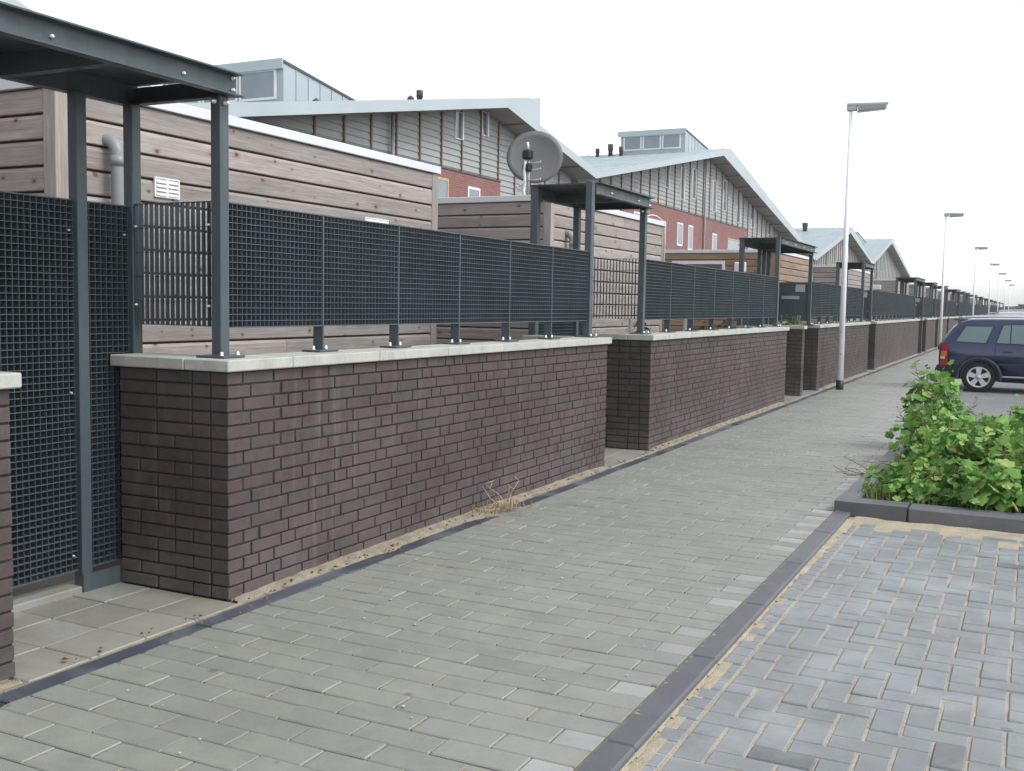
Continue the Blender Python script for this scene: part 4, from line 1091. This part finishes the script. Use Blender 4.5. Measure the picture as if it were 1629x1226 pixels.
        # wheel arch liner and flare
        for x in (.72, 3.36):
            ar = MB(); nn = 18
            for k in range(nn+1):
                a = math.pi*(-.04+1.08*k/nn)
                for rr_, ww in ((.335, .60), (.345, .845), (.345, .868), (.395, .866), (.405, .845)): ar.v.append((x+rr_*math.cos(a), s*ww, .30+rr_*math.sin(a)))
            for k in range(nn):
                for j in range(4): ar.f.append([k*5+j, k*5+j+1, k*5+5+j+1, k*5+5+j]); ar.sm.append(True)
            ar.obj('wheel_arch', M['car_trim'], T)
            wh = MB().disc_lathe([(s*.60,.20),(s*.60,.285),(s*.62,.30),(s*.79,.30),(s*.81,.285),(s*.81,.20)], (x,0,.30), 'y', 28, True, False).obj('wheel', M['tyre'], T)
            rm = MB(); rm.disc_lathe([(s*.70,.20),(s*.812,.208),(s*.818,.200),(s*.80,.178)], (x,0,.30), 'y', 28, True, False); rm.disc_lathe([(s*.72,.06),(s*.812,.055),(s*.815,.0)], (x,0,.30), 'y', 16)
            for k in range(5):
                a = 2*math.pi*k/5+.31; e1 = Vector((math.cos(a),0,math.sin(a))); e2 = Vector((-math.sin(a),0,math.cos(a))); c0 = Vector((x,0,.30))
                P = []
                for yy in (s*.765, s*.806):
                    for rr_, hw in ((.035,.036),(.19,.052)):
                        P += [c0+e1*rr_-e2*hw+Vector((0,yy,0)), c0+e1*rr_+e2*hw+Vector((0,yy,0))]
                rm.add(P, [(0,1,3,2),(4,6,7,5),(0,2,6,4),(1,5,7,3),(2,3,7,6),(0,4,5,1)])
            rm.obj('rim', M['alloy'], wh)
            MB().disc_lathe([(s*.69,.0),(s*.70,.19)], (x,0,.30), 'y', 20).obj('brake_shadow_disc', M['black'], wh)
    MB().tube([(.05,0,.34),(-.04,0,.33),(-.085,0,.36),(-.09,0,.42)], .018, 8).obj('tow_bar', M['black'], T)
    MB().cbox(-.035, .30, -.70, .70, .36, .52, .03).obj('rear_bumper', M['car_trim'], T)
    # rear window glass and tailgate trim, windscreen
    MB().add([(.04,-.52,1.01),(.04,.52,1.01),(.235,.50,1.28),(.235,-.50,1.28)], [(0,1,2,3)]).obj('rear_window', M['car_glass'], T)
    MB().add([(3.16,-.60,1.03),(3.16,.60,1.03),(2.72,.54,1.385),(2.72,-.54,1.385)], [(0,1,2,3)]).obj('windscreen', M['car_glass'], T)
    MB().cbox(.22, .50, -.50, .50, 1.42, 1.442, .01).obj('roof_spoiler', paint, T)
    T.scale = scale
    return T
car((-1.50, 20.95, RZ), M['paint_blue'], 'dark blue estate car with silver roof rails, parked behind the weeds', (.94, .94, .885))
car((-1.15, 26.6, RZ), M['paint_silver'], 'silver estate car of which only the roof shows behind the blue car', (.955, .955, .97))

# ================================================================== PLANTS
def leaf_mesh(name, mat, lobes, cup, seed):
    rr = random.Random(seed); pts = [(0, 0, 0)]; n = lobes*5
    for k in range(n+1):
        a = -math.pi*.92 + 2*math.pi*.92*k/n
        rad = 1 - .24*abs(math.sin(a*lobes/2*1.02))**2 + rr.uniform(-.05, .05); rad *= (.82+.18*math.cos(a))
        x, y = rad*math.cos(a), rad*math.sin(a)
        pts.append((x+.35, y, cup*(x*x+y*y)*-.25 + .08*math.cos(a*lobes) + rr.uniform(-.05, .05)))
    me = bpy.data.meshes.new(name); me.from_pydata(pts, [], [(0, k, k+1) for k in range(1, n+1)])
    me.polygons.foreach_set('use_smooth', [True]*n); me.materials.append(mat); return me, pts, [(0, k, k+1) for k in range(1, n+1)]
LV = [leaf_mesh('leaf_mesh', M['leaf'], 5, c, s) for s, c in ((1, .9), (2, -.3), (3, 1.4), (4, .4))]
def leaf_matrix(p, out, size, rr):
    # leaf blade faces up and outwards
    nrm = (Vector((0,0,1))*rr.uniform(.45, 1.0) + out*rr.uniform(.2, .9) + Vector((rr.gauss(0,.25), rr.gauss(0,.25), 0))).normalized()
    dirn = (out + Vector((rr.gauss(0,.5), rr.gauss(0,.5), rr.uniform(-.5,.3))))
    dirn = (dirn - nrm*dirn.dot(nrm)).normalized(); side_ = nrm.cross(dirn)
    m_ = Matrix((dirn, side_, nrm)).transposed().to_4x4() @ Matrix.Diagonal((size, size*rr.uniform(.85,1.1), size, 1))
    m_.translation = p; return m_
def weed(loc, rx, ry, h, nleaf, nsingle, size, label, seed, dry=0):
    rr = random.Random(seed); T = empty('leafy_weed', loc, label=label, cat='plant', group='leafy weeds in the planting bed')
    st = MB(); fo = MB(); cand = []
    ns = max(6, int(nleaf/22)); tips = []
    for k in range(ns):
        a = rr.uniform(0, 2*math.pi); q = math.sqrt(rr.random()); ex, ey = rx*q*math.cos(a), ry*q*math.sin(a)
        hh = h*(1-.45*q*q)*rr.uniform(.72, 1.08)
        pts = [(ex*.25*rr.random(), ey*.25*rr.random(), -.02), (ex*.6, ey*.6, hh*.5), (ex, ey, hh)]
        st.tube(pts, .008, 5, r_end=.003); tips.append((Vector(pts[1]), Vector(pts[2]), Vector((math.cos(a), math.sin(a), 0))*q))
    for k in range(nleaf):
        b, e, o_ = rr.choice(tips); t_ = rr.random()**.6
        p = b.lerp(e, t_) if rr.random() < .8 else Vector((b.x, b.y, 0)).lerp(b, rr.random())
        sp_ = .07+.10*(1-t_)
        gz = lambda s_: max(-1.5*s_, min(1.5*s_, rr.gauss(0, s_)))
        p = p + Vector((gz(sp_), gz(sp_), gz(.05)));
        if p.x + loc[0] < -1.12: p.x = -1.12 - loc[0] + rr.random()*.12
        if p.z < .03: p.z = rr.uniform(.03, .15)
        out = (o_*.6 + Vector((rr.gauss(0,.6), rr.gauss(0,.6), 0)))
        if out.length < .05: out = Vector((1,0,0))
        cand.append((leaf_matrix(p, out.normalized(), size*rr.choice((.35, .5, .65, .8, .9, 1.0, 1.15, 1.35)), rr), rr.randrange(4)))
    view = (Vector((0, 0, CAMH))-Vector(loc)).normalized()
    cand.sort(key=lambda c: -(c[0].translation.dot(view)+c[0].translation.z*.7))
    for k, (m_, v) in enumerate(cand):
        if k < nsingle:
            ob = bpy.data.objects.new('leaf', LV[v][0]); col.objects.link(ob); ob.parent = T; ob.matrix_local = m_
        else: fo.add([m_ @ Vector(p) for p in LV[v][1]], LV[v][2], True)
    dr = MB()
    for k in range(5):
        a = rr.uniform(0, 6.28); q = rr.random()**.5; x_, y_ = rx*q*math.cos(a), ry*q*math.sin(a); hh = h*rr.uniform(.75, 1.12)
        pts = [(x_*.7, y_*.7, 0), (x_*.9+rr.gauss(0,.02), y_*.9, hh*.6), (x_+rr.gauss(0,.04), y_+rr.gauss(0,.04), hh)]
        dr.tube(pts, .004, 4, r_end=.0015)
        for z_ in range(9):
            t_ = .55+.45*rr.random(); p_ = Vector(pts[1]).lerp(Vector(pts[2]), (t_-.55)/.45); e_ = p_+Vector((rr.gauss(0,.03), rr.gauss(0,.03), rr.uniform(.0,.04))); dr.tube([p_, e_], .0025, 3, r_end=.005)
    dr.obj('seed_stalks', M['dry_red'], T, kind='stuff')
    fo.obj('foliage', M['leaf'], T, kind='stuff'); st.obj('stems', M['stem'], T, kind='stuff')
    return T
WEEDS = [((-.88, 11.3, .03), .22, .35, .86, 330, 26, .062, 'tall leafy weed left in front of the blue car rear wheel'),
         ((-.72, 10.2, .03), .33, .45, .58, 420, 26, .056, 'leafy weed at the left edge of the bed, leaning over the pavement'),
         ((-.22, 10.2, .03), .42, .45, .48, 380, 26, .054, 'leafy weed in the middle of the planting bed'),
         ((-.55, 9.2, .03), .36, .45, .46, 420, 26, .054, 'bushy weed left of the bed centre, in front of the tall one'),
         ((-.05, 9.1, .03), .42, .45, .46, 400, 26, .056, 'bushy weed at the bed centre, behind the front row'),
         ((-.66, 8.12, .03), .30, .34, .27, 420, 24, .048, 'low clump of small leaves behind the kerb corner'),
         ((-.18, 7.98, .03), .38, .30, .34, 430, 28, .056, 'broad leaved weed hanging over the front kerb'),
         ((.27, 8.2, .03), .40, .38, .52, 430, 30, .064, 'large leaved weed at the right picture edge by the front kerb'),
         ((.14, 10.7, .03), .24, .40, .66, 400, 24, .060, 'tall leafy weed cut off by the right picture edge'),
         ((1.1, 8.8, .03), .6, .6, .5, 420, 0, .060, 'leafy weed just outside the right picture edge'),
         ((1.5, 10.6, .03), .6, .7, .55, 420, 0, .060, 'leafy weed at the back of the bed, outside the right edge')]
for k, (loc, rx, ry, h, nl, ns, sz, lab) in enumerate(WEEDS): weed(loc, rx, ry, h, int(nl*1.4), ns, sz*(.88 if loc[0] < -.4 else .98), lab, 40+k)
def blades(mb, x, y, z, n, h, spread, rr, wid=.006):
    for k in range(n):
        a = rr.uniform(0, 2*math.pi); L = h*rr.uniform(.4, 1.1); b = Vector((x+rr.gauss(0, spread), y+rr.gauss(0, spread), z))
        d_ = Vector((math.cos(a), math.sin(a), 0)); lean = rr.uniform(.15, .9); s = Vector((-d_.y, d_.x, 0))*wid*.5
        m1 = b + d_*L*lean*.35 + Vector((0,0,L*.6)); e = b + d_*L*lean + Vector((0,0,L*(1-lean*.35)))
        mb.add([b-s, b+s, m1+s*.8, m1-s*.8, e], [(0,1,2,3), (3,2,4)])
rr = random.Random(3)
g = MB()
for k in range(26): blades(g, rr.uniform(-1.05,-.75), rr.uniform(7.9, 11.5), .03, 9, rr.uniform(.10,.26), .06, rr)
for k in range(16): blades(g, rr.uniform(-.7,.9), rr.uniform(7.75, 10.5), .03, 12, rr.uniform(.15,.45), .07, rr)
g.obj('dry_grass', M['dry'], kind='stuff', label='straw coloured dry grass along the pavement side of the bed')
g = MB()
for k in range(22): blades(g, rr.uniform(-.98,-.55), rr.uniform(7.75, 8.6), .03, 12, rr.uniform(.06,.16), .05, rr, .010)
for k in range(10): blades(g, rr.uniform(-.2,.1), rr.uniform(8.0, 8.4), .05, 10, .25, .05, rr, .012)
g.obj('dead_weeds', M['dry_red'], kind='stuff', label='reddish dead weeds behind the corner of the planting bed')
g = MB()
for k in range(80): blades(g, rr.uniform(-1.0, 2.5), rr.uniform(7.75, 13.6), .02, 16, rr.uniform(.08,.2), .12, rr, .009)
for k in range(50): blades(g, rr.uniform(-.95, .4), rr.uniform(7.72, 8.6), .02, 16, rr.uniform(.06,.16), .08, rr, .012)
g.obj('bed_grass', M['leaf'], kind='stuff', label='short green growth between the weeds in the bed')
# dead branchy weed lying over the kerb
def twigs(name, loc, n, L, seed, mat, label, cat, flat=.4):
    rr = random.Random(seed); mb = MB()
    for k in range(n):
        a = rr.uniform(0, 2*math.pi); p = Vector((rr.gauss(0, .03), rr.gauss(0, .03), .004)); pts = [p]
        d_ = Vector((math.cos(a), math.sin(a), rr.uniform(.1, 1)*flat))
        for q in range(4):
            d_ = (d_ + Vector((rr.gauss(0,.35), rr.gauss(0,.35), rr.gauss(0,.25)))).normalized(); p = p + d_*L*rr.uniform(.15,.32); p.z = max(p.z, .004); pts.append(p)
        mb.tube(pts, .0035, 4, r_end=.0015)
        for q in pts[2:]:
            if rr.random() < .7: mb.tube([q, q+Vector((rr.gauss(0,.04), rr.gauss(0,.04), rr.uniform(0,.05)))], .002, 3)
    o = mb.obj(name, mat, label=label, cat=cat); o.location = loc; return o
twigs('dead_branch', (-1.13, 8.85, .06), 16, .30, 1, M['dry_red'], 'dead brown branch lying over the kerb at the left of the bed', 'branch', .15)
w1 = empty('dry_weed', (-3.12, 6.22, .02), label='dry straw coloured weed growing at the foot of the nearest long brick wall', cat='plant')
w2 = twigs('stalks', (0, 0, 0), 7, .23, 8, M['twig'], None, None, 2.2); w2.parent = w1
g = MB(); blades(g, 0, 0, 0, 60, .10, .10, rr, .008); g.obj('dry_leaves', M['dry'], w1)
twigs('dry_twig', (-2.80, 20.6, .01), 3, .3, 14, M['twig'], 'small dry twig on the pavement just beyond the nearest lamp', 'twig', 1.0)
# litter specks on the pavement and sand
lt = MB()
for k in range(60):
    x, y = rr.uniform(-3.05, -1.2), 2.0+rr.random()**1.6*9; s = rr.uniform(.003, .009)
    lt.add([(x-s,y-s*.6,.004),(x+s,y-s*.5,.005),(x+s*.7,y+s,.006),(x-s*.8,y+s*.7,.0045),(x,y,.009)], [(0,1,4),(1,2,4),(2,3,4),(3,0,4)])
lt.obj('pavement_grit', M['coping'], kind='stuff', label='pale grit specks scattered over the pavement')
lt = MB()
for k in range(170):
    x, y = WX+.02+abs(rr.gauss(0, .07)), rr.uniform(2.2, 16); s = rr.uniform(.004, .014)
    if abs(y-6.2) < .45: x += rr.uniform(0, .14)
    lt.add([(x-s,y-s*.6,.012),(x+s,y-s*.5,.014),(x+s*.7,y+s,.013),(x-s*.8,y+s*.7,.015),(x,y,.022)], [(0,1,4),(1,2,4),(2,3,4),(3,0,4)])
lt.obj('wall_foot_litter', M['dry_red'], kind='stuff', label='brown leaf litter in the sand at the wall foot')
# shrubs in the garden behind the second wall
def shrub(loc, r, h, seed, label, mat):
    rr = random.Random(seed); T = empty('garden_shrub', loc, label=label, cat='shrub', group='shrubs in the gardens behind the walls'); mb = MB(); st = MB()
    for k in range(7):
        a = rr.uniform(0, 6.28); st.tube([(0,0,0), (r*.4*math.cos(a), r*.4*math.sin(a), h*.6), (r*.8*math.cos(a), r*.8*math.sin(a), h*.95)], .008, 5, r_end=.003)
    for k in range(420):
        v = Vector((rr.gauss(0,1), rr.gauss(0,1), rr.gauss(0,1))).normalized()*rr.random()**.4
        m_ = leaf_matrix(Vector((v.x*r, v.y*r, h*.62+v.z*h*.38)), Vector((v.x, v.y, .01)).normalized(), .030*rr.uniform(.6,1.3), rr)
        L_ = LV[rr.randrange(4)]; mb.add([m_ @ Vector(p) for p in L_[1]], L_[2], True)
    mb.obj('crown', mat, T); st.obj('stems', M['stem'], T)
shrub((-3.85, 10.95, 0), .16, 1.26, 1, 'round dark green shrub showing under the second mesh fence', M['leaf_dark'])
shrub((-3.85, 13.3, 0), .22, 1.25, 2, 'yellowish shrub under the middle of the second mesh fence', M['leaf_dark'])
shrub((-3.85, 14.6, 0), .25, 1.25, 3, 'yellow green shrub under the far part of the second mesh fence', M['leaf_dark'])
shrub((-3.68, 17.9, 0), .24, 1.35, 4, 'dark shrub below the grey letterbox panel', M['leaf_dark'])
for yy, lab in ((10.72, 'white garden stake under the near end of the second fence'), (12.7, 'white garden stake under the middle of the second fence')):
    st = MB().cbox(-3.90, -3.87, yy-.03, yy+.03, 0, 1.25, .004); st.cbox(-3.895, -3.875, yy-.05, yy+.05, 1.252, 1.262, .003); st.obj('garden_stake', M['white'], label=lab, cat='stake')
# far belt of trees closing the street
hb = MB(); rr = random.Random(9)
for k in range(420):
    x = rr.uniform(-8, 120); y = 205+rr.uniform(-6, 6); h = 3.2+1.0*math.sin(x*.11)+.6*math.sin(x*.37)+rr.uniform(-.5,.5)+max(0,x)*.02
    s = rr.uniform(.8, 1.8); c = Vector((x, y, h-s))
    mb_v = []
    for a in range(6):
        for b in (-.5, .5): mb_v.append(c+Vector((s*math.cos(a*1.047+b)*rr.uniform(.7,1.1), s*.5*math.sin(a*1.047+b), s*b*1.6*rr.uniform(.8,1.2))))
    hb.add(mb_v, [[2*a, (2*a+2) % 12, (2*a+3) % 12, 2*a+1] for a in range(6)] + [[1,3,5,7,9,11], [10,8,6,4,2,0]])
hb.box(-8, 120, 206, 208, -.3, 2.2)
hb.obj('far_trees', M['hedge'], kind='stuff', label='dark belt of far trees closing the street at the right edge')

# ================================================================== ADDED HAZE
hz = MB().box(-410, 410, -70, 910, -1.3, 11.5).obj('haze', None, kind='stuff', label='thin pale haze added over the whole street to veil far things')  # added volume that pales distant things, standing in for lens glare
t = NT('added_haze'); t.n.remove(t.b); pv = t.node('ShaderNodeVolumePrincipled'); pv.inputs['Density'].default_value = .0009
pv.inputs['Color'].default_value = (.93,.95,.97,1); pv.inputs['Anisotropy'].default_value = .2
t.l.new(pv.outputs[0], t.n['Material Output'].inputs['Volume']); hz.data.materials.append(t.m)
